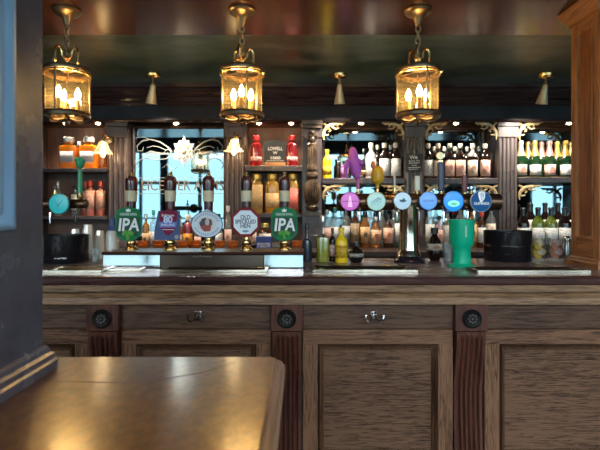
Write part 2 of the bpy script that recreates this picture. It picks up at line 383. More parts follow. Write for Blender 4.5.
MB().tube([(-.535, .943, LZ + .0002), (-.43, .936, LZ + .0002), (-.352, .932, LZ + .0002), (-.28, .958, LZ + .0002), (-.22, .989, LZ + .0002), (-.15, 1.06, LZ + .0002)], [.0004, .0008, .0009, .0008, .0006, .0003], 5).build('surface_crack', W_nose, led)
pil = thing('painted_pillar', 'dark slate painted square pillar with raised blue panel standing on the ledge', 'pillar', (-.57, .755, LZ), PI / 2)
hw = .245                                     # half width along the room depth
MB().box(-hw, hw, 0, .40, 0, ZC - LZ).build('shaft', M_pillar, pil, bevel=.004)
bz = .056
bp = [(0, 0), (.020, 0), (.021, .020), (.016, .024), (.017, .036), (.010, .041), (.008, .050), (.004, .056), (0, .057)]
loops = [[(-hw - o, -o, z), (hw + o, -o, z), (hw + o, .40 + o, z), (-hw - o, .40 + o, z)] for o, z in bp]
MB().loft([[tuple(p) for p in l] for l in loops]).build('base_moulding', M_pillar, pil, smooth=0)
pz0 = EYE - .036 - LZ
px0, px1 = -.20, .132
MB().frame(px0, px1, pz0, ZC - LZ - .15, [(0, .0), (.0, -.010), (.006, -.014), (.014, -.012), (.020, -.006), (.030, -.004), (.032, .0)]).build('panel_moulding', M_bluepanel, pil, smooth=50)
MB().box(px0 + .03, px1 - .03, -.006, .002, pz0 + .03, ZC - LZ - .18).build('raised_panel', M_bluepanel, pil, bevel=.004)

# ------------------------------------------------------------------ oak column on the counter at the right
col = thing('oak_column', 'orange-brown panelled wooden column standing on the counter at its right end', 'column', (1.43, 2.262, CZ), -PI / 2)
hw = .112; H = ZS - CZ
MB().box(-hw, hw, .012, .20, 0, H).build('shaft', W_col, col)
def around(prof): return [[(-hw - o, .0 - o, z), (hw + o, .0 - o, z), (hw + o, .20 + o, z), (-hw - o, .20 + o, z)] for o, z in prof]
MB().loft(around([(.018, 0), (.018, .024), (.012, .030), (.010, .038), (.002, .044), (.0, .046)])).build('base_moulding', W_colx, col, smooth=0)
MB().loft(around([(.0, H - .085), (.010, H - .08), (.014, H - .06), (.026, H - .045), (.042, H - .02), (.046, H - .004), (.046, H)])).build('cornice', W_colx, col, smooth=0)
for sx in (-1, 1):
    x0, x1 = sorted((sx * hw, sx * (hw - .047)))
    MB().box(x0, x1, 0, .016, .044, H - .08).build('stile', W_col, col, bevel=.002)
MB().box(-hw + .047, hw - .047, 0, .016, .046, .142).build('rail', W_colx, col, bevel=.002)
MB().box(-hw + .047, hw - .047, 0, .016, H - .125, H - .08).build('rail', W_colx, col, bevel=.002)
MB().frame(-hw + .044, hw - .044, .138, H - .121, [(0, .012), (0, -.006), (.006, -.008), (.012, -.003), (.014, .006), (.022, .008), (.024, .012)]).build('panel_moulding', W_col, col)
MB().box(-.05, .05, .006, .014, .155, H - .14).build('raised_panel', wood('oak_panel_wood', (.11, .038, .014), (.24, .095, .038), 'z', 7, .42, .15), col, bevel=.003)

# ------------------------------------------------------------------ back bar
BD = 3.80            # front plane of the pilasters
MY = 4.05            # mirror plane
BC = 1.08            # back counter top
bb = thing('back_bar', 'dark carved wooden back bar with shelves, pilasters and moulded cornice', 'back bar', (0, 0, 0))
bx0, bx1 = -2.9, 3.4
zb = 2.135
MB().prism_x([(3.70, ZS + .011), (3.70, 2.405), (3.725, 2.395), (3.72, 2.37), (3.745, 2.345), (3.735, 2.33), (3.745, 2.318), (3.765, 2.30), (3.755, 2.285), (3.77, 2.268), (3.80, 2.262), (3.9, 2.262), (3.9, ZS + .011)], bx0, bx1).build('cornice', wood('back_bar_cornice_wood', (.014, .008, .009), (.045, .027, .028), 'x', 6, .17, .05), bb, smooth=20)
MB().box(bx0, bx1, 3.775, 3.90, zb, 2.268).build('fascia', M_fascia, bb, bevel=.003)
MB().prism_x([(3.775, zb + .02), (3.762, zb + .016), (3.76, zb + .006), (3.768, zb - .004), (3.80, zb - .006), (3.80, zb + .02)], bx0, bx1).build('fascia_bead', W_dark, bb)
MB().box(bx0, bx1, 3.80, 4.11, zb, zb + .03).build('bay_soffit', W_shelf, bb)
MB().box(bx0, bx1, MY + .02, 4.115, .0, zb).build('backboard', W_bay, bb)
MB().box(bx0, bx1, 3.33, 4.07, BC - .04, BC).build('back_counter_top', W_dark, bb, bevel=.004)
MB().box(bx0, bx1, 3.38, 4.07, .1, BC - .04).build('back_counter_body', W_dark, bb)
MB().box(bx0, bx1, 3.42, 4.07, 0, .1).build('back_counter_plinth', M_iron, bb)
k = 0
for i in range(9):
    a = bx0 + .02 + i * .7
    dd = MB().box(a, min(a + .67, bx1 - .02), 3.355, 3.38, .14, BC - .07).build('cupboard_door', W_darkz, bb, bevel=.004)
    MB().ball((a + .05, 3.35, .8), .014, 10).build('door_knob', M_brass, dd)
def bx(px): return X(px, BD)
def pilaster(p0, p1, mat=W_fluted, flutes=4, z0=BC, z1=zb, name='pilaster'):
    x0, x1 = bx(p0), bx(p1); w = x1 - x0
    po = MB().box(x0, x1, BD + .012, MY + .02, z0, z1).build(name, mat, bb, bevel=.003)
    m = MB(); m.box(x0 - .008, x1 + .008, BD - .012, BD + .02, z0, z0 + .10); m.build('pilaster_base', mat, po, bevel=.004)
    m = MB(); m.box(x0 - .01, x1 + .01, BD - .018, BD + .02, z1 - .04, z1 - .004); m.box(x0 - .004, x1 + .004, BD - .008, BD + .02, z1 - .13, z1 - .04); m.build('pilaster_capital', mat, po, bevel=.004)
    if flutes:
        f = MB(); n = flutes; pw = w / n
        for i in range(n):
            xc = x0 + pw * (i + .5); pr = []
            for j in range(7):
                a = PI * j / 6; pr.append((xc - pw * .4 * math.cos(a), BD + .014 - .016 * math.sin(a)))
            f.loft([[(x, y, z) for x, y in pr] for z in (z0 + .10, z1 - .13)])
        f.build('reeding', mat, po)
    return po
pilaster(107, 127); pilaster(225, 245)
pilaster(405, 425, W_pil, 3); pilaster(498, 518, W_pil, 5)
pilaster(596, 616, W_darkz, 3)
pilaster(20, 30, W_darkz, 0)
# carved pilaster with leaf head, half baluster and acanthus corbel
cp = pilaster(302, 322, W_darkz, 0, name='carved_pilaster')
cxm = bx(312); kk = BD / 450
def zz(py): return Z(py, BD)
m = MB(); m.box(cxm - .085, cxm + .085, 3.735, BD + .01, zz(126), zz(121)); m.box(cxm - .078, cxm + .078, 3.75, BD + .01, zz(129), zz(126)); m.build('carved_capital', M_carved, cp, bevel=.003)
m = MB()
for s in (-1, 1):
    pts = [(cxm + s * (.018 + .03 * math.cos(a) * (1 - a / 9)), 3.765, zz(139) + .03 * math.sin(a) * (1 - a / 9)) for a in [i * .5 for i in range(13)]]
    m.tube(pts, .011, 6)
m.ball((cxm, 3.765, zz(140)), .03, 12, 1.2); m.ball((cxm, 3.77, zz(133)), .022, 10); m.build('scroll_head', M_carved, cp)
m = MB()
m.lathe([(.03, zz(178)), (.05, zz(177)), (.052, zz(174)), (.03, zz(172)), (.045, zz(170)), (.045, zz(167)), (.04, zz(165)), (.036, zz(155)), (.034, zz(148)), (.045, zz(145)), (.03, zz(142))], (cxm, 3.79, 0), 20)
for j in range(-3, 4): m.tube([(cxm + .037 * math.sin(j * .4), 3.79 - .039 * math.cos(j * .4), z) for z in (zz(165), zz(156), zz(148))], .0055, 5)
m.build('half_baluster', M_carved, cp)
m = MB(); m.lathe([(.02, zz(211)), (.05, zz(210)), (.056, zz(207)), (.04, zz(204)), (.055, zz(199)), (.064, zz(193)), (.058, zz(187)), (.045, zz(182)), (.04, zz(179)), (.05, zz(178))], (cxm, 3.785, 0), 20)
for j in range(-4, 5):
    a = j * .33; pts = [(cxm + r * 1.03 * math.sin(a), 3.785 - r * 1.05 * math.cos(a), zz(p)) for r, p in ((.05, 203), (.056, 199), (.065, 193), (.06, 187), (.047, 182))]
    m.tube(pts, [.004, .008, .009, .008, .004], 5)
m.build('acanthus_corbel', M_carved, cp)
MB().box(bx(302), bx(322), BD - .02, BD + .012, zz(216), zz(211.5)).build('corbel_foot', M_carved, cp, bevel=.003)

SH = {}
def shelf(name, p0, p1, ytop, th, d0=BD):
    z = Z(ytop, BD); x0, x1 = bx(p0), bx(p1)
    s = MB().box(x0, x1, d0, MY - .02 if name[0] in '456' else MY + .02, z - th, z).build('shelf', W_shelf, bb, bevel=.003)
    MB().box(x0, x1, d0 - .012, d0 + .004, z - th - .004, z - .004).build('shelf_lip', W_dark, s, bevel=.003)
    SH[name] = z
    return z
shelf('1u', 30, 107, 168, .03); shelf('1m', 30, 107, 216, .025)
shelf('3u', 245, 302, 165.5, .045); shelf('3m', 245, 302, 213, .035)
shelf('4u', 322, 405, 178, .045); shelf('5u', 425, 498, 178, .045); shelf('6u', 518, 596, 177, .045)

# mirrors
def mirror(p0, p1, y0, y1, lab, name='bar_mirror', my=None):
    my = my or MY; t = thing(name, lab, 'mirror', (0, my, 0), group=None)
    x0, x1 = bx(p0), bx(p1); z0, z1 = y0, y1
    MB().box(x0, x1, 0, .008, z0, z1).build('mirror_glass', M_mirror, t)
    if my < MY: MB().box(x0 - .01, x1 + .01, .008, MY + .015 - my, z0 - .01, z1 + .01).build('mirror_backing', W_dark, t)
    MB().frame(x0 - .012, x1 + .012, z0 - .012, z1 + .012, [(0, .012), (0, -.014), (.008, -.018), (.018, -.012), (.022, .0), (.022, .012)]).build('frame', W_dark, t)
    return t
zt = zb - .03
m2 = mirror(129.5, 222.5, BC + .03, zt, 'etched mirror with white scrolls and gilt lettering behind the hand pumps', 'etched_mirror', 3.91)
mirror(325, 402, BC + .03, zt, 'plain mirror behind the yellow bottle and purple tap topper')
mirror(428, 495, BC + .03, zt, 'plain mirror behind the row of cream-labelled dark bottles')
mirror(521, 593, BC + .03, zt, 'plain mirror behind the champagne and wine bottles')
# etching
def spiral(cx, cz, r, turns, a0, sgn, n=26, y=-.003):
    return [(cx + r * (1 - i / n * .85) * math.cos(a0 + sgn * turns * 2 * PI * i / n), y, cz + r * (1 - i / n * .85) * math.sin(a0 + sgn * turns * 2 * PI * i / n)) for i in range(n + 1)]
def mx(px): return X(px, 3.91)
def mz(py): return Z(py, 3.91)
e = MB(); ec = mx(184)
for s in (-1, 1):
    def P(px, py): return (ec + s * (.92 if s < 0 else .76) * (mx(184 + px) - mx(184)), -.003, mz(py))
    e.tube([P(12, 152), P(18, 147), P(26, 142), P(36, 139.5), P(45, 141), P(51, 146), P(50, 151), P(45, 151), P(44, 147)], [0.0036, 0.0054, 0.0072, 0.0072, 0.0072, 0.0060, 0.0048, 0.0042, 0.0024], 5)
    e.tube([P(12, 155), P(20, 159), P(30, 160), P(40, 158), P(48, 160), P(52, 165), P(49, 169)], [0.0036, 0.0054, 0.0060, 0.0060, 0.0072, 0.0060, 0.0030], 5)
    e.tube([P(14, 148), P(20, 150), P(27, 147), P(34, 146), P(40, 148)], [0.0024, 0.0042, 0.0042, 0.0042, 0.0024], 5)
    e.tube([P(36, 140), P(44, 137), P(52, 138), P(56, 140)], [0.0024, 0.0048, 0.0042, 0.0018], 5)
    e.tube([P(16, 154), P(26, 154), P(36, 152), P(46, 155)], [0.0060, 0.0132, 0.0120, 0.0036], 5)
    e.tube(spiral(P(17, 154)[0], mz(153), .035, 1.2, 0 if s > 0 else PI, s), .0036, 5)
    e.tube([P(6, 165), P(10, 169), P(15, 168), P(18, 164), P(24, 168)], [0.0024, 0.0036, 0.0036, 0.0036, 0.0018], 5)
eo = e.build('etched_scroll', M_etch, m2); 
c = MB(); star = []
for i in range(24):
    a = PI / 12 * i; r = (.125 if i % 4 == 0 else .10 if i % 2 == 0 else .088); star.append((ec + r * math.sin(a) * .85, mz(151.5) + r * math.cos(a) * 1.12))
c.prism_y(star, -.004, -.001); c.build('etched_crest', glass('etched_crest_white', (.85, .87, .9), .03, .38, (.40, .42, .44), .4), m2)
c = MB()
for i in range(8):
    a = PI / 4 * i; c.tube(spiral(ec + .05 * math.cos(a), mz(151.5) + .055 * math.sin(a), .02, .9, a, 1, 12, -.006), .0045, 5)
c.ball((ec, -.005, mz(151.5)), .02, 12); c.build('crest_rose', M_gilt, m2)
text('lettering', 'LEICESTER ARMS', .125, (mx(179.5), -.003, mz(186)), M_letter, m2, bold=.0005, width=mx(223) - mx(135))
MB().box(mx(136), mx(223), -.003, -.001, mz(178.2), mz(177.6)).build('etched_rule', M_etch, m2)
MB().box(mx(136), mx(223), -.003, -.001, mz(194), mz(193.4)).build('etched_rule', M_etch, m2)

# gilt fretwork corner brackets
def bracket(px, ytop, sx, w=.19, h=.15):
    x0 = bx(px); z0 = Z(ytop, BD); m = MB(); y = BD + .004
    def P(u, v): return (x0 + sx * u * w, y, z0 - v * h)
    m.tube([P(.06, 1), P(.03, .75), P(.08, .5), P(.2, .25), P(.42, .12), P(.7, .1), P(1, .04)], [.005, .011, .014, .015, .014, .011, .005], 6)
    m.tube([P(.3, .7), P(.14, .74), P(.06, .6), P(.12, .42), P(.28, .36), P(.36, .48), P(.28, .56)], [.004, .009, .010, .010, .009, .008, .005], 6)
    m.tube([P(.75, .34), P(.58, .4), P(.44, .3), P(.48, .16), P(.62, .14), P(.7, .22), P(.64, .28)], [.004, .008, .010, .010, .009, .008, .005], 6)
    m.tube([P(.0, .05), P(.12, .12), P(.2, .25)], [.01, .01, .008], 6)
    m.tube([P(.95, .05), P(.85, .16), P(.78, .1)], [.003, .006, .005], 6)
    m.build('gilt_bracket', M_gilt, bb)
for p, s in ((322.5, 1), (404.5, -1), (425.5, 1), (497.5, -1), (518.5, 1), (595.5, -1)):
    bracket(p, 122, s)
    bracket(p, 184.5, s, .2, .13)

# ------------------------------------------------------------------ downlights in the bays
for i, (px, lab) in enumerate([(66, 'recessed downlight above the first orange bottle'), (98, 'recessed downlight above the bell glass wall lamp beside orange bottles'),
        (176, 'recessed downlight above the etched mirror'), (259, 'recessed downlight above the red bottle beside the chalkboard\'s left edge'), (291, 'recessed downlight above the red bottle beside the carved pilaster'),
        (361, 'recessed downlight above the purple tap topper bay'), (456, 'recessed downlight above the cream-labelled bottle row'), (569, 'recessed downlight above the champagne row, beside the oak column')]):
    d = 3.84; t = thing('downlight', lab, 'downlight', (X(px, d), d, zb), group='downlights in the back bar soffit')
    MB().lathe([(.020, -.001), (.030, -.001), (.032, -.004), (.022, -.005)], (0, 0, 0), 20).build('bezel', M_brass, t)
    MB().lathe([(.001, -.016), (.012, -.014), (.019, -.008), (.021, -.001), (.001, -.001)], (0, 0, 0), 16).build('lamp', M_led, t)
    l = bpy.data.lights.new('downlight_beam', 'SPOT'); l.energy = 4; l.color = (1, .84, .62); l.spot_size = 2.2; l.spot_blend = .6; l.shadow_soft_size = .02
    lo = bpy.data.objects.new('downlight_beam', l); C.objects.link(lo); lo.location = (X(px, d), d, zb - .03)

# ------------------------------------------------------------------ lanterns
def lantern():
    t = thing('pendant_lantern', '', 'lantern', (0, 0, 0), group='brass lanterns over the counter')
    MB().lathe([(.001, 0), (.068, 0), (.070, -.008), (.064, -.018), (.058, -.022), (.04, -.03), (.028, -.042), (.018, -.06), (.013, -.078), (.008, -.084), (.001, -.085)], (0, 0, 0), 28).build('ceiling_rose', M_oldbrass, t)
    for i in range(4):
        zc = -.098 - i * .0315; pts = []
        for j in range(14):
            a = 2 * PI * j / 14; u, v = .012 * math.cos(a), .0195 * math.sin(a)
            pts.append((u, 0, zc + v) if i % 2 == 0 else (0, u, zc + v))
        MB().tube(pts, .004, 6, closed=True).build('chain_link', M_oldbrass, t)
    MB().lathe([(.001, -.192), (.006, -.194), (.012, -.205), (.008, -.215), (.016, -.222), (.018, -.235), (.010, -.245), (.006, -.25), (.006, -.29), (.03, -.292), (.03, -.298), (.001, -.3)], (0, 0, 0), 16).build('crown_stem', M_oldbrass, t)
    for i in range(3):
        a = 2 * PI * i / 3 + .05; ca, sa = math.cos(a), math.sin(a)
        pr = [(.012, -.232), (.024, -.222), (.026, -.205), (.030, -.188), (.042, -.178), (.054, -.184), (.060, -.20), (.061, -.225), (.061, -.25)]
        m = MB().tube([(r * ca, r * sa, z) for r, z in pr], .0068, 7); m.lathe([(.001, -.275), (.004, -.272), (.005, -.262), (.009, -.258), (.009, -.248), (.004, -.244)], (.061 * ca, .061 * sa, 0), 10)
        m.lathe([(.001, -.291), (.005, -.291), (.003, -.27)], (.061 * ca, .061 * sa, 0), 8)
        m.build('crown_scroll', M_brass, t)
    def ring(r0, r1, z0, z1): return [(r0, z0), (r1, z0), (r1 + .003, (z0 + z1) / 2), (r1, z1), (r0, z1)]
    def hoop(prof, nm, mat, seg=36):
        m = MB(); loops = []
        for r, z in prof: loops.append([(r * math.cos(2 * PI * j / seg), r * math.sin(2 * PI * j / seg), z) for j in range(seg)])
        m.loft(loops, closed=True); return m
    m = hoop(ring(.088, .110, -.286, -.306), '', 0)
    for i in range(3):
        a = 2 * PI * i / 3 + .05; m.tube([(.0, 0, -.294), (.1 * math.cos(a), .1 * math.sin(a), -.294)], .006, 6)
    m.build('top_ring', M_bronze, t)
    m = hoop([(.106, -.310), (.116, -.312), (.117, -.320), (.106, -.322)], '', 0); m.build('gallery_ring', M_brass, t)
    g = MB(); seg = 40
    g.loft([[(.1045 * math.cos(2 * PI * j / seg), .1045 * math.sin(2 * PI * j / seg), z) for j in range(seg)] for z in (-.518, -.306)], caps=False)
    g.build('glass_cylinder', M_lampglass, t)
    for i in range(3):
        a = 2 * PI * i / 3 - PI / 2 + .12
        MB().tube([(.108 * math.cos(a), .108 * math.sin(a), z) for z in (-.53, -.42, -.30)], .0055, 6).build('upright_bar', M_oldbrass, t)
        MB().ball((.12 * math.cos(a + .9), .12 * math.sin(a + .9), -.316), .010, 8).build('gallery_knob', M_brass, t)
    m = hoop([(.085, -.520), (.112, -.516), (.116, -.526), (.112, -.540), (.085, -.542)], '', 0)
    m.build('bottom_ring', M_bronze, t)
    m = MB()
    for i in range(6):
        a = 2 * PI * i / 6; pts = [(.108 * math.cos(a), .108 * math.sin(a), -.538), (.085 * math.cos(a + .2), .085 * math.sin(a + .2), -.556), (.05 * math.cos(a + .1), .05 * math.sin(a + .1), -.56), (.02 * math.cos(a), .02 * math.sin(a), -.548), (0, 0, -.545)]
        m.tube(pts, .006, 6)
    m.lathe([(.001, -.585), (.006, -.58), (.010, -.57), (.006, -.558), (.016, -.55), (.016, -.54), (.001, -.536)], (0, 0, 0), 14); m.build('bottom_tracery', M_bronze, t)
    MB().tube([(0, 0, -.298), (0, 0, -.54)], .0035, 6).build('centre_rod', M_brass, t)
    for i in range(3):
        a = 2 * PI * i / 3 + .35; x, y = .052 * math.cos(a), .052 * math.sin(a)
        MB().tube([(0, 0, -.525), (x * .6, y * .6, -.533), (x, y, -.52)], .004, 6).build('candle_arm', M_brass, t)
        cnd = MB().lathe([(.014, -.522), (.016, -.516), (.0115, -.512), (.0115, -.445), (.001, -.445)], (x, y, 0), 14).build('candle_tube', plain('candle_ivory', (.50, .30, .10), .5), t)
        MB().lathe([(.008, -.446), (.010, -.438), (.0145, -.424), (.0135, -.410), (.008, -.396), (.003, -.386), (.001, -.382)], (x, y, 0), 14).build('candle_bulb', M_bulb, cnd)
    for ch in t.children:
        if ch.name.split('.')[0] not in ('ceiling_rose', 'chain_link'): ch.location.z = -.02
    return t
l0 = lantern(); DL = 2.34
for i, (px, lab) in enumerate([(67, 'brass pendant lantern nearest the slate pillar, hung over the black bucket beside it'), (242, 'brass pendant lantern hanging over the hand pumps, middle of three'), (418, 'brass pendant lantern nearest the oak column, hung over the tap font')]):
    o = l0 if i == 0 else copy_tree(l0)
    o.location = (X(px, DL), DL, ZS); o.rotation_euler.z = (-.15, .25, .05)[i]; o['label'] = lab

# brass spotlights on the green ceiling
def spot():
    t = thing('brass_spotlight', '', 'spotlight', (0, 0, 0), group='brass spotlights on the ceiling')
    MB().lathe([(.001, 0), (.058, 0), (.062, -.008), (.058, -.024), (.04, -.032), (.014, -.036), (.001, -.036)], (0, 0, 0), 24).build('mounting_plate', M_brass, t)
    MB().lathe([(.007, -.034), (.007, -.062), (.015, -.066), (.017, -.078), (.012, -.088), (.001, -.09)], (0, 0, 0), 14).build('swivel', M_oldbrass, t)
    h = MB().lathe([(.008, 0), (.016, -.006), (.02, -.02), (.024, -.05), (.034, -.10), (.042, -.145), (.044, -.15), (.038, -.15), (.02, -.05), (.001, -.04)], (0, 0, 0), 20).build('lamp_cone', plain('polished_lamp_brass', (.86, .70, .44), .35, .45), t, loc=(0, 0, -.078))
    h.rotation_euler = (.25, .1, 0)
    return t
s0 = spot()
for i, (px, lab, ry) in enumerate([(153, 'brass cone spotlight on the ceiling above the etched mirror', .16), (339.5, 'brass cone spotlight on the ceiling beside the lantern over the tap font', -.02), (545.5, 'brass cone spotlight on the ceiling beside the oak column', .1)]):
    o = s0 if i == 0 else copy_tree(s0)
    d = 3.46; o.location = (X(px, d), d, ZS + .012); o['label'] = lab
    l = bpy.data.lights.new('spot_beam', 'SPOT'); l.energy = 16; l.color = (1, .92, .78); l.spot_size = 2.0; l.spot_blend = .8; l.shadow_soft_size = .03
    lo = bpy.data.objects.new('spot_beam', l); C.objects.link(lo); lo.location = (X(px, d) - .17 * ry, d + .06, ZS - .225); lo.rotation_euler = (.45, 0, 0)
    for ch in o.children:
        if ch.name.startswith('lamp_cone'): ch.rotation_euler = (.2, ry, 0)

# wall lamps with bell glass shades on the pilasters
M_shade = glass('ribbed_amber_shade', (1, .9, .7), .2, .62, (.82, .74, .58))
def walllamp():
    t = thing('wall_lamp', '', 'wall lamp', (0, 0, 0), group='bell shade wall lamps')
    MB().lathe([(.001, -.02), (.02, -.018), (.03, -.008), (.032, 0), (.001, 0)], (0, 0, 0), 18, axis='y').build('back_plate', M_brass, t)
    MB().tube([(0, -.015, 0), (0, -.05, .02), (0, -.085, .035), (0, -.115, .03), (0, -.125, .01), (0, -.125, -.01)], .005, 8).build('arm', M_brass, t)
    MB().lathe([(.001, -.004), (.014, -.006), (.018, -.015), (.018, -.03), (.001, -.032)], (0, -.125, 0), 14).build('lamp_holder', M_oldbrass, t)
    g = MB(); seg = 48; loops = []
    for r, z in [(.02, -.022), (.03, -.032), (.040, -.06), (.052, -.09), (.075, -.118), (.082, -.125)]:
        loops.append([(r * (1 + .04 * math.cos(8 * 2 * PI * j / seg)) * math.cos(2 * PI * j / seg), -.125 + r * (1 + .04 * math.cos(8 * 2 * PI * j / seg)) * math.sin(2 * PI * j / seg), z) for j in range(seg)])
    g.loft(loops, caps=False); g.build('glass_shade', M_shade, t)
    MB().lathe([(.008, -.03), (.010, -.08), (.018, -.11), (.019, -.13), (.012, -.148), (.001, -.155)], (0, -.125, 0), 14).build('lamp_bulb', bulbmat('wall_bulb', (1, .74, .40), 18), t)
    return t
w0 = walllamp()
for i, (px, py, lab) in enumerate([(104.5, 138, 'bell glass wall lamp beside the orange bottles'), (234, 136, 'bell glass wall lamp between the etched mirror and the red bottles')]):
    o = w0 if i == 0 else copy_tree(w0)
    d = 3.80 - .015; o.location = (X(px, 3.67), 3.79, Z(py, 3.67)); o['label'] = lab
    if i == 0: o.location.x = bx(110)

# ------------------------------------------------------------------ bottles
PROF = {
 'wine': [(.001, 0), (.9, 0), (1, .015), (1, .60), (.95, .655), (.62, .73), (.42, .785), (.37, .84), (.36, .94), (.43, .945), (.43, .975), (.36, .985), (.36, 1), (.001, 1)],
 'champ': [(.001, 0), (.93, 0), (1, .02), (1, .42), (.95, .5), (.75, .60), (.52, .70), (.39, .80), (.35, .90), (.44, .905), (.42, .96), (.36, 1), (.001, 1)],
 'spirit': [(.001, 0), (.93, 0), (1, .015), (1, .60), (.92, .67), (.55, .73), (.40, .77), (.36, .80), (.36, .88), (.44, .885), (.44, .99), (.40, 1), (.001, 1)],
 'squat': [(.001, 0), (.95, 0), (1, .02), (1, .66), (.93, .72), (.5, .77), (.38, .80), (.38, .84), (.55, .845), (.55, .99), (.5, 1), (.001, 1)],
 'round': [(.001, 0), (.6, 0), (.85, .10), (1, .32), (.95, .5), (.7, .66), (.4, .74), (.34, .82), (.46, .83), (.46, .98), (.4, 1), (.001, 1)],
 'flask': [(.001, 0), (.95, 0), (1, .03), (.98, .58), (.86, .67), (.46, .75), (.36, .81), (.36, .90), (.42, .91), (.42, .98), (.36, 1), (.001, 1)],
 'jug': [(.001, 0), (.95, 0), (1, .03), (1, .50), (.9, .56), (.45, .60), (.34, .68), (.30, .86), (.4, .87), (.4, .98), (.35, 1), (.001, 1)],
}
CAP0 = {'wine': .80, 'champ': .66, 'spirit': .86, 'squat': .84, 'round': .82, 'jug': .86, 'flask': .86}
def interp(prof, f):
    for (r0, h0), (r1, h1) in zip(prof[1:], prof[2:]):
        if h0 <= f <= h1 and h1 > h0: return r0 + (r1 - r0) * (f - h0) / (h1 - h0)
    return prof[-2][0]
CACHE = {}
EMB = {'orange': (.16, .10, .05), 'peach': (.40, .13, .07), 'rose': (.5, .2, .12), 'blush': (.55, .22, .18), 'cream': (.42, .20, .14), 'brown': (.5, .42, .28), 'red': (.6, .5, .5)}
def bottle(label, px, d, z, h, R, kind, body, cap, lab=None, lz=(.12, .5), name='bottle', group=None, sq=2.0, seg=18, sy=1.0, cap0=None, arc=1.0, collar=None, liquid=None, cat='bottle'):
    key = (round(h, 3), round(R, 4), kind, body.name, cap.name, lab.name if lab else '', lz, sq, sy, name, collar.name if collar else '', liquid.name if liquid else '')
    loc = (X(px, d), d, z)
    if key in CACHE:
        t = copy_tree(CACHE[key]); t.location = (loc[0], loc[1], loc[2] + .0008)
    else:
        t = thing(name, label, cat, loc); P = PROF[kind]; c0 = cap0 or CAP0[kind]
        MB().lathe([(r * R, f * h) for r, f in P], (0, 0, 0), seg, sq, sy=sy).build('glass_body', body, t)
        if liquid: MB().lathe([(r * R * .92, .01 * h + f * h * .97) for r, f in P if f < .53] + [(interp(P, .53) * R * .92, .53 * h), (.001, .53 * h)], (0, 0, 0), seg, sq, sy=sy).build('liquid', liquid, t)
        cp_ = [(interp(P, c0) * R * 1.05, c0 * h)] + [(r * R * 1.05 + .0005, f * h) for r, f in P if f > c0 and r > .01] + [(.001, h * 1.004)]
        MB().lathe(cp_, (0, 0, 0), seg).build('cap', cap, t)
        if collar:
            MB().lathe([(interp(P, .62) * R * 1.03, .62 * h)] + [(r * R * 1.04, f * h) for r, f in P if .62 < f < c0] + [(interp(P, c0) * R * 1.05, c0 * h)], (0, 0, 0), seg).build('neck_label', collar, t)
        if lab:
            m = MB(); n = 14; lo = []
            for zf in lz:
                l = []
                for j in range(n + 1):
                    a = 1.5 * PI + PI * arc * (j / n - .5); ca, sa = math.cos(a), math.sin(a)
                    k_ = R * 1.012 * (abs(ca) ** sq + abs(sa) ** sq) ** (-1 / sq); l.append((k_ * ca, k_ * sa * sy - .0006, zf * h))
                lo.append(l)
            m.add(lo[0] + lo[1], [(j, j + 1, n + 2 + j, n + 1 + j) for j in range(n)])
            o = m.build('paper_label', lab, t); sl = o.modifiers.new('thick', 'SOLIDIFY'); sl.thickness = .0008
        if lab and lab.name.split('_')[0] in EMB:
            zc = (lz[0] * .5 + lz[1] * .5) * h; m = MB(); ew = R * .42; eh = min(ew * 1.3, (lz[1] - lz[0]) * h * .3)
            m.prism_y([(ew * math.cos(2 * PI * j / 18), zc + eh * math.sin(2 * PI * j / 18)) for j in range(18)], -R * 1.012 * sy - .0012, -R * .93 * sy)
            m.build('label_emblem', plain('emblem_' + lab.name.split('_')[0], EMB[lab.name.split('_')[0]], .5), t)
        CACHE[key] = t
    t['label'] = label
    if group: t['group'] = group
    return t
ORD = ['first', 'second', 'third', 'fourth', 'fifth', 'sixth', 'seventh', 'eighth', 'ninth', 'tenth', 'eleventh', 'twelfth']

G_green = plain('champagne_green_glass', (.008, .03, .010), .08, spec=.7)
G_dark = plain('dark_bottle_glass', (.012, .006, .005), .08, spec=.7)
G_brown = glass('brown_bottle_glass', (.35, .12, .04), .14, .5, (.09, .025, .008))
G_amber = glass('amber_spirit_glass', (.85, .45, .12), .14, .45, (.45, .17, .03))
G_whitewine = glass('white_wine_glass', (.50, .58, .16), .14, .45, (.20, .26, .04))
L_cream = paper('cream_label', (.80, .72, .58), (.22, .10, .08), .15)
L_white = paper('white_label', (.86, .84, .80), (.25, .25, .27), .08)
L_pinkish = paper('blush_label', (.78, .56, .47), (.45, .20, .16), .12)
L_orange = paper('orange_label', (.82, .52, .25), (.30, .13, .06), .0)
K_white = plain('white_capsule', (.70, .66, .60), .35)
K_silver = plain('silver_capsule', (.6, .58, .55), .25, .7)
K_gold = plain('gold_foil', (.72, .48, .12), .32, .7)
K_palegold = plain('pale_gold_foil', (.75, .62, .35), .35, .6)
K_pink = plain('rose_foil', (.62, .30, .26), .35, .5)
K_black = plain('black_capsule', (.01, .01, .012), .3)
K_red = plain('red_cap', (.55, .05, .02), .35)
K_blue = plain('blue_capsule', (.04, .09, .28), .35)
Z6, Z5, Z4 = SH['6u'], SH['5u'], SH['4u']
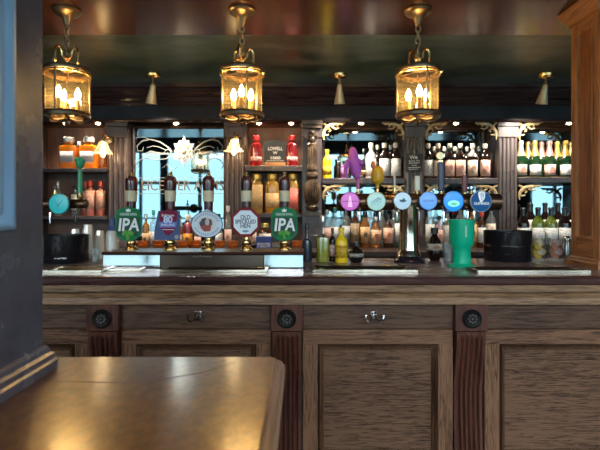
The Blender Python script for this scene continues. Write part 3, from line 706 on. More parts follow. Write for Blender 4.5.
# champagne, upper shelf beside the oak column
gp = 'champagne bottles on the upper shelf'
for i, (px, lab_, cap_) in enumerate([(521, L_cream, K_palegold), (535, L_white, K_gold), (549.5, L_pinkish, K_pink), (565.5, L_white, K_gold)]):
    what = ('cream', 'white', 'pink', 'white')[i]
    bottle('dark green champagne bottle with %s label, %s from the left in the front row' % (what, ORD[i]), px, 3.87, Z6, .315, .047, 'champ', G_green, cap_, lab_, (.06, .34), 'champagne_bottle', gp, cap0=.58)
for i, px in enumerate((528, 541.5, 557, 572)):
    bottle('green champagne bottle in the back row, behind and right of the %s front champagne bottle' % ORD[i], px, 3.985, Z6, .325, .046, 'champ', G_green, (K_gold, K_pink, K_gold, K_palegold)[i], None, (.06, .34), 'champagne_bottle', gp, cap0=.58)
# cream-labelled dark bottles, upper shelf beside the hanging slate
gp = 'dark bottles on the middle upper shelf'
for i, px in enumerate((428, 438, 449.5, 460.5, 472.5, 485)):
    bottle('dark spirit bottle with pale label and white capsule, %s from the hanging slate sign' % ORD[i], px, 3.87, Z5, .30, .041, 'spirit', G_dark, K_white, (L_white, L_cream, L_pinkish, L_pinkish, L_cream, L_pinkish)[i], (.06, .52), 'spirit_bottle', gp, collar=(None, G_brown, None, None, K_silver, None)[i])
for i, px in enumerate((433.5, 444, 455, 467, 479)):
    bottle('dark silver-capped bottle, %s in the back row counting from the hanging slate sign' % ORD[i], px, 3.985, Z5, .29, .036, 'spirit', G_dark, K_silver, None, (.1, .5), 'spirit_bottle', gp)
# upper shelf, bay of the yellow bottle
gp = 'spirit bottles beside the purple topper'
for i, px in enumerate((371, 384.5, 395.5)):
    bottle('dark spirit bottle with white label on the upper shelf, %s right of the purple topper' % ORD[i], px, 3.87, Z4, .305, .044, 'spirit', (plain('white_ceramic_bottle', (.6, .6, .6), .3) if i == 0 else G_dark), K_white, L_white, (.06, .55), 'spirit_bottle', gp)
for i, px in enumerate((377.5, 390.5)):
    bottle('dark silver-capped bottle in the back row, %s right of the purple topper' % ORD[i], px, 3.985, Z4, .305, .038, 'spirit', G_dark, K_silver, None, (.1, .5), 'spirit_bottle', gp)
Y_mat = plain('yellow_ceramic', (.85, .58, .015), .3)
L_yel = paper('yellow_label', (.70, .45, .02), (.25, .12, .01), .5)
bottle('bright yellow bottle on the upper shelf beside the carved pilaster', 327, 3.86, Z4, .25, .040, 'flask', Y_mat, Y_mat, L_yel, (.12, .42), 'spirit_bottle')
bottle('slim dark bottle on the upper shelf just right of the upper yellow bottle', 338.5, 3.92, Z4, .20, .022, 'spirit', G_dark, K_black, None, (.1, .5), 'spirit_bottle')
bottle('purple-tinted bottle on the upper shelf left of the purple topper', 344.5, 3.87, Z4, .15, .034, 'squat', plain('mauve_bottle', (.22, .07, .30), .25), K_black, paper('mauve_label', (.42, .2, .42), (.2, .06, .2), .4), (.1, .6), 'spirit_bottle')
bottle('short black bottle with tan label on the upper shelf right of the purple topper', 361.5, 3.9, Z4, .13, .04, 'squat', G_dark, K_black, L_orange, (.25, .55), 'spirit_bottle')
# red bottles, sign, jars (bay with jars)
Z3, Z3m = SH['3u'], SH['3m']
R_mat = glass('red_gin_glass', (.9, .05, .05), .16, .62, (.42, .012, .018))
L_red = paper('red_white_label', (.72, .16, .15), (.75, .6, .58), .5)
for i, (px, lab_) in enumerate([(256, 'bright red bottle to the left of the slate menu sign'), (292, 'bright red bottle between the slate menu sign and carved pilaster')]):
    bottle(lab_, px, 3.87, Z3, .262, .048, 'squat', R_mat, plain('clear_red_cap', (.5, .03, .03), .2), L_red, (.16, .3), 'gin_bottle', 'red gin bottles')
M_slate = mottled('slate_board', (.018, .018, .02), (.04, .04, .043), 9, .5, .1)
M_chalk = plain('chalk', (.78, .76, .72), .8)
d = 3.86; t = thing('menu_sign', 'small arched slate menu sign with white lettering between the red bottles', 'sign', (X(275.2, d), d, Z3))
hw, hh = .097, .205
arch = [(-hw, .028), (hw, .028)] + [(hw * math.cos(a), hh + .028 * math.sin(a) - .012) for a in [PI * j / 10 for j in range(11)]]
MB().prism_y(arch, -.006, .006).build('slate_board', M_slate, t, smooth=0)
MB().box(-.085, .085, -.03, .03, 0, .028).build('sign_stand', wood('sign_base_wood', (.35, .13, .03), (.6, .28, .08), 'x', 8, .4), t, bevel=.003)
text('chalk_lettering', 'LOWELL', .042, (0, -.0075, .148), M_chalk, t, bold=.001, width=.125)
text('chalk_lettering', 'W', .036, (0, -.0075, .112), M_chalk, t, bold=.001)
text('chalk_lettering', '1000', .034, (0, -.0075, .068), M_chalk, t, bold=.001, width=.085)
m = MB(); m.box(-.075, .075, -.0072, -.006, .044, .047); m.build('chalk_rule', M_chalk, t)
# preserve jars
def jar(label, px, w, h, body, lab, cat='jar', lz=(.1, .72)):
    d = 3.88; t = thing('preserve_jar', label, 'jar', (X(px, d), d, Z3m), group='preserve jars on the shelf')
    P = [(.001, 0), (.92, 0), (1, .03), (1, .70), (.92, .78), (.74, .82), (.70, .86), (.001, .87)]
    MB().lathe([(r * w, f * h) for r, f in P], (0, 0, 0), 22, 3.0).build('jar_glass', body, t)
    MB().lathe([(.78 * w, .86 * h), (.80 * w, .87 * h), (.80 * w, .97 * h), (.74 * w, h), (.001, h)], (0, 0, 0), 22).build('jar_lid', K_gold, t)
    m = MB(); lo = []; n = 14
    for zf in lz:
        lo.append([(w * 1.015 * (abs(math.cos(a)) ** 3 + abs(math.sin(a)) ** 3) ** (-1 / 3) * math.cos(a), w * 1.015 * (abs(math.cos(a)) ** 3 + abs(math.sin(a)) ** 3) ** (-1 / 3) * math.sin(a), zf * h) for a in [PI * 1.12 + PI * .76 * j / n for j in range(n + 1)]])
    m.add(lo[0] + lo[1], [(j, j + 1, n + 2 + j, n + 1 + j) for j in range(n)]); o = m.build('jar_label', lab, t); o.modifiers.new('thick', 'SOLIDIFY').thickness = .0008
jar('gold-lidded jar with tan label under the left red bottle', 257, .054, .335, glass('pickle_glass', (.9, .6, .2), .15, .5, (.55, .30, .06)), paper('tan_label', (.62, .42, .20), (.3, .15, .05), .4))
jar('gold-lidded amber jar with striped label under the slate menu sign', 272.5, .060, .335, glass('honey_glass', (.95, .55, .1), .15, .5, (.65, .33, .03)), paper('stripe_label', (.72, .52, .26), (.5, .2, .04), .5), lz=(.14, .5))
jar('gold-lidded jar with red label beside the carved pilaster', 293, .054, .335, glass('pickle_glass', (.9, .6, .2), .15), paper('scarlet_label', (.62, .06, .03), (.8, .5, .4), -1.5), lz=(.08, .62))
# left bay: orange bottles etc.
Z1, Z1m = SH['1u'], SH['1m']
O_mat = glass('orange_liqueur_glass', (1, .45, .03), .15, .7, (.85, .26, .01))
L_blue = paper('blue_orange_label', (.20, .36, .58), (.55, .30, .12), .35)
for i, (px, lab_) in enumerate([(69, 'squarish orange bottle with blue label, further from the wall lamp'), (89, 'squarish orange bottle with blue label, beside the bell glass wall lamp')]):
    bottle(lab_, px, 3.88, Z1, .27, .076, 'squat', O_mat, K_silver, L_blue, (.2, .54), 'liqueur_bottle', 'orange liqueur bottles', arc=.42, sq=5, seg=28, sy=.6)
bottle('clear-capped bottle on the top shelf behind the two orange bottles', 80, 3.98, Z1, .25, .04, 'squat', M_clearb, K_silver, None, name='liqueur_bottle')
bottle('amber jar-like bottle on the top shelf under the bell glass wall lamp', 103, 3.93, Z1, .2, .035, 'squat', G_amber, K_gold, None, name='liqueur_bottle')
L_pk = paper('salmon_label', (.72, .48, .34), (.65, .15, .08), .45)
PK = glass('pink_gin_glass', (1, .45, .4), .15, .55, (.7, .22, .16))
gp = 'red-capped bottles on the middle shelf'
for i, (px, dd, lab_) in enumerate([(90.5, 3.87, 'salmon bottle with bright red cap on the middle shelf, beside the green tap handle'), (101, 3.87, 'salmon bottle with bright red cap on the middle shelf, beside the fluted pilaster'), (86, 3.98, 'salmon bottle with red cap, half hidden behind the one next to it')]):
    bottle(lab_, px, dd, Z1m, .30, .041, 'squat', PK, K_red, L_pk, (.2, .72), 'gin_bottle', gp)
bottle('clear bottle with silver cap on the middle shelf behind the turquoise tap badge', 58, 3.9, Z1m, .30, .036, 'spirit', M_clearb, K_silver, L_white, (.2, .55), name='gin_bottle')
bottle('clear bottle with white label on the middle shelf left of the green tap handle', 75.5, 3.9, Z1m, .26, .034, 'spirit', M_clearb, K_black, L_white, (.2, .7), name='gin_bottle')

# lower right: wine
gp = 'wine bottles by the oak column'
for i, (px, body, lab_) in enumerate([(523, G_dark, 'dark wine bottle with white label, half behind the black bucket beside the oak column'), (538, G_whitewine, 'green white-wine bottle with white label behind the lemon glass'), (551, G_whitewine, 'green white-wine bottle with white label behind the grapefruit glass'), (564.5, G_dark, 'dark wine bottle with white label nearest the oak column base')]):
    bottle(lab_, px, 3.5, BC, .33, .046, 'wine', body, K_black, L_white, (.12, .52), 'wine_bottle', gp)
for i, px in enumerate((530, 545, 558, 572)):
    bottle('dark wine bottle in the back row, %s from the fluted pilaster' % ORD[i], px, 3.72, BC, .37, .046, 'wine', G_dark, K_black, L_white, (.16, .62), 'wine_bottle', gp)

# lower middle: amber labelled row
for i, (px, top, R, body, cap, lab, nm) in enumerate([
    (355, 206, .036, G_brown, K_black, paper('brown_label', (.25, .16, .09), (.45, .35, .2), .4), 'brown bottle behind the round black bottle'),
    (365, 212, .040, G_amber, K_black, L_orange, 'amber bottle with orange label below the tap badges, first right of the brown bottle'),
    (376, 217, .044, G_amber, K_silver, paper('peach_label', (.82, .58, .36), (.3, .12, .06), .4), 'squat amber bottle with peach label under the pale turquoise tap badge'),
    (388.5, 214, .042, G_brown, K_black, paper('rose_peach_label', (.84, .56, .42), (.45, .2, .14), .4), 'brown bottle with rose-peach label, second left of the font column'),
    (399.5, 206, .040, glass('pale_green_glass', (.55, .7, .6), .15, .4, (.1, .16, .12)), K_white, L_white, 'pale green bottle with white label just left of the font column')]):
    d = 3.72; bottle(nm, px, d, BC, (247.7 - top) / 450 * d, R, 'spirit', body, cap, lab, (.14, .58), 'spirit_bottle')
for i, (px, top, body, cap, lab, nm) in enumerate([
    (335, 208, M_clearb, plain('teal_cap', (.05, .35, .3), .3), L_white, 'clear bottle with teal cap behind the lower yellow bottle'),
    (346, 206, M_clearb, K_silver, L_white, 'clear bottle with silver cap behind and right of the lower yellow bottle'),
    (327, 210, M_clearb, K_white, L_pinkish, 'clear bottle with blush label behind the green glass bottle'),
    (370, 205, M_clearb, K_silver, None, 'clear unlabelled bottle in the back row behind the orange-labelled bottle'),
    (382, 208, M_clearb, K_white, None, 'clear unlabelled bottle in the back row behind the peach-labelled bottle'),
    (394, 209, M_clearb, K_silver, None, 'clear unlabelled bottle in the back row behind the rose-peach bottle')]):
    d = 3.92; bottle(nm, px, d, BC, (246 - top) / 450 * d, .036, 'spirit', body, cap, lab, (.14, .5), 'spirit_bottle')
for i, (px, top, body, cap, lab, nm) in enumerate([
    (430, 206, M_clearb, K_silver, L_white, 'clear bottle just right of the font column on the back counter'),
    (439, 216, glass('pale_pink_glass', (1, .75, .78), .15, .45, (.62, .38, .42)), K_black, L_pinkish, 'pale pink bottle behind the dark round-labelled bottle'),
    (447.5, 208, M_clearb, K_blue, L_white, 'clear bottle with blue cap left of the green tumbler'),
    (460, 204, M_clearb, K_silver, L_white, 'clear bottle mostly hidden behind the green tumbler'),
    (472, 206, G_amber, K_black, L_orange, 'amber bottle with orange label just right of the green tumbler'),
    (481.5, 212, G_brown, K_red, L_white, 'brown bottle with white label and red cap under the dark blue tap badge'),
    (491, 205, M_clearb, K_black, L_cream, 'clear bottle with cream label behind the black bucket right of the green tumbler')]):
    d = 3.72; bottle(nm, px, d, BC, (247.7 - top) / 450 * d, .037, 'spirit', body, cap, lab, (.14, .56), 'spirit_bottle')
# in front of the etched mirror
for i, (px, top, body, cap, lab, nm, kd) in enumerate([
    (146, 214, G_amber, K_silver, L_orange, 'amber bottle with orange label just right of the leftmost green pump badge', 'spirit'),
    (153.5, 210, M_clearb, plain('teal_cap', (.05, .35, .3), .3), L_white, 'clear bottle with teal cap left of the purple pump badge', 'spirit'),
    (161, 216, M_clearb, K_silver, L_orange, 'clear bottle half behind the purple pump badge', 'spirit'),
    (179, 218, G_amber, K_gold, L_cream, 'amber bottle just right of the purple pump badge', 'spirit'),
    (188, 215, R_mat, K_white, plain('orange_wrap', (.75, .3, .02), .4), 'red and orange bottle left of the round pump badge', 'squat'),
    (197.5, 222, M_clearb, K_black, L_pinkish, 'clear bottle half behind the round pump badge', 'spirit'),
    (219, 214, M_clearb, K_black, L_white, 'clear bottle right of the round pump badge', 'spirit'),
    (228, 206, M_clearb, K_white, L_pinkish, 'tall clear bottle with white cap left of the octagonal pump badge', 'spirit')]):
    d = 3.62; bottle(nm, px, d, BC, (248.5 - top) / 450 * d, .028 if kd == 'spirit' else .036, kd, body, cap, lab, (.1, .45), 'spirit_bottle')
# amber tumblers and packets on the back counter behind the pumps
tum = None
A_gl = glass('amber_tumbler_glass', (1, .62, .25), .18, .35, (.6, .27, .07))
for i, (px, lab_) in enumerate([(143, 'amber tumbler beside the base of the leftmost hand pump'), (158, 'amber tumbler left of the purple-badged pump base'), (183, 'amber tumbler right of the purple-badged pump base'), (196, 'amber tumbler left of the round-badged pump base'), (220, 'amber tumbler right of the round-badged pump base'), (233, 'amber tumbler left of the octagon-badged pump base'), (297, 'amber tumbler right of the last hand pump')]):
    if tum is None:
        tum = thing('amber_tumbler', lab_, 'glass'); MB().lathe([(.001, 0), (.030, 0), (.036, .004), (.042, .075), (.040, .075), (.034, .012), (.001, .01)], (0, 0, 0), 20).build('tumbler_glass', A_gl, tum)
        MB().lathe([(.001, .012), (.0335, .013), (.037, .045), (.001, .045)], (0, 0, 0), 20).build('contents', plain('amber_contents', (.62, .25, .05), .4), tum); o = tum
    else: o = copy_tree(tum)
    o.location = (X(px, 3.42), 3.42, BC + .0008); o['label'] = lab_; o['group'] = 'amber tumblers behind the pumps'
def packet(name, label, px, w, h, dp, mat, band, d=3.48):
    t = thing(name, label, 'packet', (X(px, d), d, BC)); MB().box(-w / 2, w / 2, -dp / 2, dp / 2, 0, h).build('carton', mat, t, bevel=.004)
    MB().box(-w * .42, w * .42, -dp / 2 - .001, -dp / 2, h * .2, h * .55).build('printed_band', band, t)
packet('snack_packet', 'royal blue packet behind the pumps, right of the octagonal badge', 264, .12, .105, .06, plain('royal_blue_card', (.03, .07, .32), .4), paper('blue_print', (.05, .10, .4), (.8, .8, .85), .6))
packet('snack_packet', 'dark packet behind the pumps, left of the last green badge', 276, .07, .11, .06, plain('charcoal_card', (.03, .03, .035), .4), paper('grey_print', (.4, .36, .3), (.05, .05, .05), .5))
bottle('dark bottle on the back counter left of the royal blue packet', 252, 3.62, BC, .27, .035, 'spirit', G_dark, K_black, L_cream, (.1, .5), 'spirit_bottle')
bottle('brown jar-shaped bottle behind the royal blue packet', 265, 3.65, BC, .2, .05, 'squat', G_brown, K_gold, L_cream, (.1, .6), 'spirit_bottle')

# ------------------------------------------------------------------ objects on the counter
def on_counter(py): return 123.3 / (py - 212)
# lower yellow, black round, green bottle, dark bottles
d = 2.45
bottle('small bright yellow bottle on the counter left of the round black bottle', 341.3, d, CZ, .187, .034, 'flask', Y_mat, Y_mat, L_yel, (.14, .5), 'spirit_bottle', sq=2.6)
bottle('round squat black bottle with pale band on the counter', 356, d, CZ, .108, .042, 'round', plain('black_glass', (.01, .008, .007), .12), K_black, paper('silver_band', (.45, .42, .36), (.05, .05, .05), .3), (.28, .46), 'liqueur_bottle')
bottle('clear bottle half full of green liquid on the counter beside the drip tray', 322.7, d, CZ, .255, .036, 'jug', M_clear, K_silver, None, name='oil_bottle', sq=4, seg=24, liquid=glass('green_liquid', (.7, .72, .1), .05, .8, (.36, .38, .02)))
bottle('slim dark bottle with red and white label between the green and yellow bottles', 332.5, d + .06, CZ, .185, .018, 'spirit', G_dark, K_black, paper('red_label', (.5, .2, .2), (.8, .75, .75), .5), (.15, .5), 'bitters_bottle')
bottle('smoky blue-black bottle on the counter right of the pump bed', 307, 2.5, CZ, .21, .028, 'jug', plain('smoky_glass', (.03, .04, .06), .12), K_black, None, name='spirit_bottle')
bottle('dark bottle with round pale label on the counter right of the font column', 434.5, 2.54, CZ, .185, .042, 'round', G_dark, K_black, L_cream, (.32, .52), 'liqueur_bottle')
bottle('frosted white bottle with blue neck on the counter left of the pump bed', 112.7, 2.54, CZ, .24, .036, 'wine', glass('frosted_glass', (.9, .92, .9), .15, .85, (.8, .8, .74)), K_blue, None, name='spirit_bottle', cap0=.7)
# glasses at left
def glassware(name, label, px, d, prof, seg, cat='glass', mat=M_clearb, group=None):
    t = thing(name, label, cat, (X(px, d), d, CZ), group=group); MB().lathe(prof, (0, 0, 0), seg).build('bowl', mat, t, smooth=25)
    r, h = prof[1]; MB().lathe([(r * 1.02, 0), (r * 1.05, .003), (r * 1.0, .008)], (0, 0, 0), seg).build('rim', M_clear, t)
    return t
F_gl = glass('faceted_glass', (.9, .88, .84), .2, .85, (.9, .88, .82), .08)
for px, h, w, lab_ in ((88, .20, .040, 'tall upturned faceted glass beside the black bucket near the pillar'), (100, .165, .034, 'upturned faceted glass left of the frosted white bottle'), (75.5, .175, .036, 'upturned faceted glass standing behind the black bucket near the pillar')):
    glassware('upturned_glass', lab_, px, 2.622, [(.001, .0), (w, .0), (w * .98, h * .3), (w * .72, h * .85), (w * .6, h), (.001, h)], 8, mat=F_gl, group='upturned glasses near the pillar')
glassware('shot_glass', 'small clear glass on the counter between black bucket and steel tray', 95.5, 2.44, [(.001, 0), (.018, 0), (.024, .07), (.022, .07), (.016, .008), (.001, .006)], 16, mat=M_clear)
glassware('tumbler', 'clear tumbler on the counter between dark bottle and green tumbler', 447.5, 2.53, [(.001, 0), (.024, 0), (.03, .10), (.028, .10), (.022, .01), (.001, .008)], 16)
# fruit glasses
for px, c1, lab_ in ((538, (.75, .5, .06), 'clear glass of lemon slices beside the black bucket'), (555, (.75, .30, .20), 'clear glass of grapefruit slices near the oak column')):
    d = 2.55; t = thing('garnish_glass', lab_, 'glass', (X(px, d), d, CZ), group='garnish glasses')
    MB().lathe([(.001, 0), (.036, 0), (.038, .004), (.042, .125), (.040, .125), (.036, .012), (.001, .010)], (0, 0, 0), 24).build('glass_tumbler', M_clear, t)
    fm = plain('fruit_%d' % px, c1, .4); pm = plain('fruit_pith_%d' % px, tuple(min(1, c * .4 + .5) for c in c1), .5)
    for k, (dx, dy, dz, a) in enumerate([(-.008, -.012, .03, .3), (.01, -.014, .05, -.4), (-.006, -.008, .078, .6), (.01, .004, .098, -.3), (.0, .012, .05, .2)]):
        s = MB().lathe([(.001, -.003), (.024, -.003), (.025, 0), (.024, .003), (.001, .003)], (0, 0, 0), 16).build('fruit_slice', fm, t, loc=(dx, dy, dz), rot=(1.1, a, 0))
        MB().lathe([(.001, .0032), (.020, .0032), (.020, -.0032), (.001, -.0032)], (0, 0, 0), 16).build('flesh', pm if k % 2 else fm, s)
for px, lab_ in ((566.5, 'taller steel cylinder beside the grapefruit glass'), (572.5, 'steel cylinder half behind the oak column base')):
    d = 2.6 if px < 570 else 2.58; h = .135 if px < 570 else .12; t = thing('steel_shaker', lab_, 'shaker', (X(px, d), d, CZ), group='steel cylinders by the column')
    MB().lathe([(.001, 0), (.016, 0), (.017, .004), (.0175, h * .8), (.016, h * .82), (.001, h * .82)], (0, 0, 0), 18).build('cup', M_steel, t)
    MB().lathe([(.0165, h * .82), (.0165, h * .95), (.012, h), (.001, h)], (0, 0, 0), 18).build('lid', M_steel, t)
# black ice buckets
def bucket(label, px, bottom, r, h, band):
    d = on_counter(bottom) + r; t = thing('ice_bucket', label, 'bucket', (X(px, d), d, CZ), group='black buckets on the counter')
    MB().lathe([(.001, 0), (r * .96, 0), (r * .98, .004), (r, h - .006), (r * 1.01, h), (r * .96, h), (r * .93, .02), (.001, .018)], (0, 0, 0), 40).build('tub', M_black, t)
    MB().lathe([(.001, h * .75), (r * .93, h * .75), (r * .93, h * .7), (.001, h * .7)], (0, 0, 0), 30).build('contents', plain('ice', (.5, .52, .55), .2) if not band else M_iron, t)
    if band: 
        m = MB(); n = 8; lo = [[(r * 1.004 * math.sin(a), -r * 1.004 * math.cos(a), z) for a in [.02 + .5 * j / n for j in range(n + 1)]] for z in (.026, .034)]
        m.add(lo[0] + lo[1], [(j, j + 1, n + 2 + j, n + 1 + j) for j in range(n)]); o = m.build('badge', paper('badge_print', (.75, .75, .75), (.02, .02, .02), .4), t); o.modifiers.new('thick', 'SOLIDIFY').thickness = .0008
    else:
        MB().lathe([(r * 1.0, h * .48), (r * 1.012, h * .49), (r * 1.012, h * .52), (r * 1.0, h * .53)], (0, 0, 0), 40).build('band', M_black, t)
bucket('glossy black round bucket with small white badge beside the slate pillar', 65.5, 264.5, .118, .150, True)
bucket('glossy black round bucket beside the oak column, left of the garnish glasses', 507.5, 262.5, .128, .168, False)
# green tumbler
d = on_counter(267.5) + .04; t = thing('green_tumbler', 'tall jade green plastic tumbler with waisted stem on the counter', 'tumbler', (X(461.5, d), d, CZ))
Gm = plain('jade_plastic', (.0, .42, .24), .3)
MB().lathe([(.001, 0), (.070, 0), (.070, .004), (.054, .012), (.046, .018), (.043, .08), (.047, .095), (.055, .108), (.059, .12), (.061, .21), (.063, .235), (.060, .235), (.056, .12), (.001, .112)], (0, 0, 0), 36).build('cup', Gm, t)
MB().lathe([(.0425, .086), (.0455, .088), (.0455, .092), (.0425, .094)], (0, 0, 0), 36).build('waist_ring', Gm, t)
MB().box(-.004, .004, -.0623, -.058, .15, .205).build('printed_strip', plain('pale_print', (.35, .55, .45), .5), t)

# steel drip trays
M_trayrim = plain('tray_rim_steel', (.40, .37, .31), .16, 1)
M_traydark = mottled('tray_mesh_dark', (.008, .007, .006), (.05, .038, .028), 60, .8, .2, spec=.08)
def tray(label, px0, px1, dpx, y0, y1, insert, name='drip_tray', z=CZ):
    f, bk = on_counter(y1), on_counter(y0); x0, x1 = X(px0, f), X(px1, f); h = .011
    t = thing(name, label, 'drip tray', ((x0 + x1) / 2, f, z)); w = (x1 - x0) / 2; D = bk - f
    MB().loft([[(-w, 0, 0), (w, 0, 0), (w, D, 0), (-w, D, 0)], [(-w, 0, h), (w, 0, h), (w, D, h), (-w, D, h)], [(-w + .012, .012, h), (w - .012, .012, h), (w - .012, D - .012, h), (-w + .012, D - .012, h)], [(-w + .02, .02, .006), (w - .02, .02, .006), (w - .02, D - .02, .006), (-w + .02, D - .02, .004)]]).build('tray_pan', M_trayrim, t, smooth=0)
    m = MB(); n = int((2 * w - .06) / .012)
    for i in range(n):
        x = -w + .03 + i * .012; m.box(x, x + .0065, .024, D - .024, .006, .009)
    m.box(-w + .022, w - .022, .020, .028, .005, .0095); m.box(-w + .022, w - .022, D - .028, D - .02, .005, .0095)
    m.build('grille', insert, t)
    return t
tray('steel drip tray on the counter in front of the black bucket by the pillar', 42, 101, 0, 268.3, 273, M_oldbrass)
tray('steel drip tray with dark grille in front of the small yellow bottle', 313, 418, 0, 267.5, 272.5, M_traydark)
tray('steel drip tray with dark grille in front of the black bucket near the oak column', 478, 591, 0, 268.8, 273, M_traydark)

# pump bed
PB = .078
pbf, pbb = 2.20, 2.42
px0_, px1_ = X(103.5, pbf), X(303, pbf)
pb = thing('pump_bed', 'long low steel-fronted pump bed with dark wooden top carrying the hand pumps', 'pump bed', ((px0_ + px1_) / 2, pbf, CZ))
w = (px1_ - px0_) / 2
MB().box(-w + .005, w - .005, .012, pbb - pbf, 0, PB - .014).build('carcass', W_dark, pb)
MB().prism_x([(-.006, PB - .014), (-.012, PB - .008), (-.006, PB), (pbb - pbf, PB), (pbb - pbf, PB - .014)], -w - .006, w + .006).build('wooden_top', W_nose, pb)
def seg(pa, pb_): return X(pa, pbf) - (px0_ + px1_) / 2, X(pb_, pbf) - (px0_ + px1_) / 2
for pa, pc, mat in ((103.5, 160, M_polished), (161, 263.5, plain('bronzed_steel', (.045, .034, .027), .3, .9)), (264.5, 303, M_polished)):
    a, c = seg(pa, pc); MB().prism_x([(.012, PB - .014), (-.001, PB - .016), (-.004, .004), (.012, .002)], a, c).build('front_plate', mat, pb, smooth=0)
a, c = seg(196, 203)
m = MB()
for j in range(6):
    xx = seg(193 + j * 3.2, 0)[0]; m.tube([(xx, -.0035, .052), (xx + .006, -.0032, .058 if j % 2 else .06), (xx + .012, -.0035, .052)], .0012, 5)
m.build('script_mark', plain('engraving', (.4, .38, .35), .4), pb)
# brass-coloured drip tray in front of the pump bed + small mats
tray('long dark drip tray with brass rim in front of the pump bed', 160, 267, 0, 269.3, 272.5, M_traydark)
tray('short dark brass drip mat in front of the pump bed, next to the bucket tray', 104, 141, 0, 269.5, 271.8, M_oldbrass, 'drip_mat')

# ------------------------------------------------------------------ hand pumps
PD = 2.335
def pump(px, lab):
    t = thing('hand_pump', lab, 'hand pump', (X(px, PD), PD, CZ + PB), group='hand pumps on the pump bed')
    MB().lathe([(.001, 0), (.036, 0), (.036, .006), (.026, .012), (.020, .02), (.024, .028), (.028, .036), (.026, .046), (.016, .054), (.014, .075), (.001, .076)], (0, 0, 0), 24).build('pump_collar', M_brass, t)
    MB().tube([(0, 0, .06), (0, .003, .12), (0, .0, .21)], .008, 10).build('lever_rod', M_brass, t)
    k = PD / 450
    def h(py): return Z(py, PD) - CZ - PB
    MB().lathe([(.010, h(217)), (.020, h(215.5)), (.0225, h(213)), (.0235, h(202)), (.026, h(202)), (.0285, h(190)), (.031, h(186)), (.0315, h(181)), (.028, h(178)), (.016, h(176.2)), (.001, h(176))], (0, 0, 0), 24).build('handle', W_pump, t)
    MB().lathe([(.0245, h(202)), (.0268, h(201.6)), (.0292, h(191.2)), (.0275, h(190.8))], (0, 0, 0), 24).build('handle_band', M_cream, t)
    MB().lathe([(.013, h(176.3)), (.014, h(175.4)), (.008, h(174.6)), (.010, h(173.6)), (.0105, h(172.8)), (.007, h(171.6)), (.001, h(171.2))], (0, 0, 0), 16).build('finial', M_brass, t)
    return t
CK = 2.30 / 450; cy = 2.30 - PD
def cz(py): return Z(py, 2.30) - CZ - PB
def plate(t, name, poly, y, th, mat, parent=None): 
    return MB().prism_y(poly, y - th, y).build(name, mat, parent or t, smooth=0)
def px_poly(cx, pts): return [((x - cx) * CK, cz(y)) for x, y in pts]
def clipmount(t, zc): MB().box(-.012, .012, cy, -.005, zc - .012, zc + .012).build('clip_bracket', M_brass, t)
Gd = mottled('ipa_dark_green', (.004, .05, .03), (.01, .10, .05), 12, .6, 0); Gl = plain('ipa_green', (.012, .20, .075), .55, spec=.15); Lime = plain('ipa_lime', (.10, .38, .06), .35); Wt = plain('badge_white', (.85, .87, .85), .4)
def ipa(px, lab, sx=1.0):
    t = pump(px, lab); c = px; clipmount(t, cz(222))
    sh = [(-12, 213), (-10.5, 209.5), (-4, 208), (0, 206.5), (4, 208), (10.5, 209.5), (12, 213), (13, 217), (13, 231), (11.5, 236), (7, 239.5), (0, 241.5), (-7, 239.5), (-11.5, 236), (-13, 231), (-13, 217)]
    p = plate(t, 'pump_badge', [(x * CK, cz(y)) for x, y in sh], cy, .008, Gl); p['label'] = 'green shield badge lettered IPA'
    plate(t, 'badge_field', [(x * CK, cz(y)) for x, y in [(-11.5, 217), (11.5, 217), (11.8, 231), (9, 236), (-9, 236), (-11.8, 231)]], cy - .008, .0015, Gd, p)
    text('lettering', 'IPA', .09, (0, cy - .0105, cz(225.5)), Wt, p, bold=.0022, shear=.12, width=.106)
    text('lettering', 'GREENE KING', .019, (0, cy - .0092, cz(214.5)), Wt, p, width=.085)
    m = MB()
    for i, (x, y) in enumerate([(-4, 234), (0, 235.5), (4, 234), (-2, 232.5), (2, 232.5), (0, 238)]): m.ball((x * CK, cy - .009, cz(y)), .0115, 8, 1.1)
    m.build('hop_emblem', Lime, p)
    m = MB().prism_y([(x * CK, cz(y)) for x, y in [(-2.6, 209), (-1.6, 210), (0, 208.5), (1.6, 210), (2.6, 209), (2, 212), (-2, 212)]], cy - .0095, cy - .008); m.build('crown_emblem', Wt, p)
ipa(131.5, 'hand pump with green shield badge nearest the slate pillar, leftmost of five')
ipa(284.5, 'hand pump with green shield badge beside the carved pilaster, rightmost of five')
# purple shield
t = pump(170.5, 'hand pump with maroon shield on a square blue badge'); clipmount(t, cz(226))
p = plate(t, 'pump_badge', [(x * CK, cz(y)) for x, y in [(-10, 211), (11.5, 211), (11.5, 240), (-14, 240), (-14, 232)]], cy, .006, plain('badge_slate_blue', (.08, .11, .24), .55, spec=.15))
q = plate(t, 'shield', [(x * CK, cz(y)) for x, y in [(-9, 212), (0, 210), (9, 212), (8.5, 220), (7.5, 228), (4, 233), (0, 236), (-4, 233), (-7.5, 228), (-8.5, 220)]], cy - .006, .003, plain('maroon_shield', (.20, .012, .055), .55, spec=.15), p)
plate(t, 'shield_ribbon', [(x * CK, cz(y)) for x, y in [(-9, 222), (9, 222), (8, 227.5), (-8, 227.5)]], cy - .009, .0008, plain('violet_band', (.16, .2, .55), .55, spec=.15), p)
text('lettering', '80', .046, (0, cy - .0104, cz(220)), plain('pale_lilac', (.55, .66, .9), .4), p, bold=.0015)
text('lettering', 'Belhaven', .018, (0, cy - .0096, cz(215.5)), Wt, p)
text('lettering', 'SHILLING', .017, (0, cy - .0104, cz(225)), Wt, p, width=.07)
m = MB().box(-.03, .03, cy - .0094, cy - .009, cz(230), cz(229.5)); m.build('shield_rule', Wt, p)
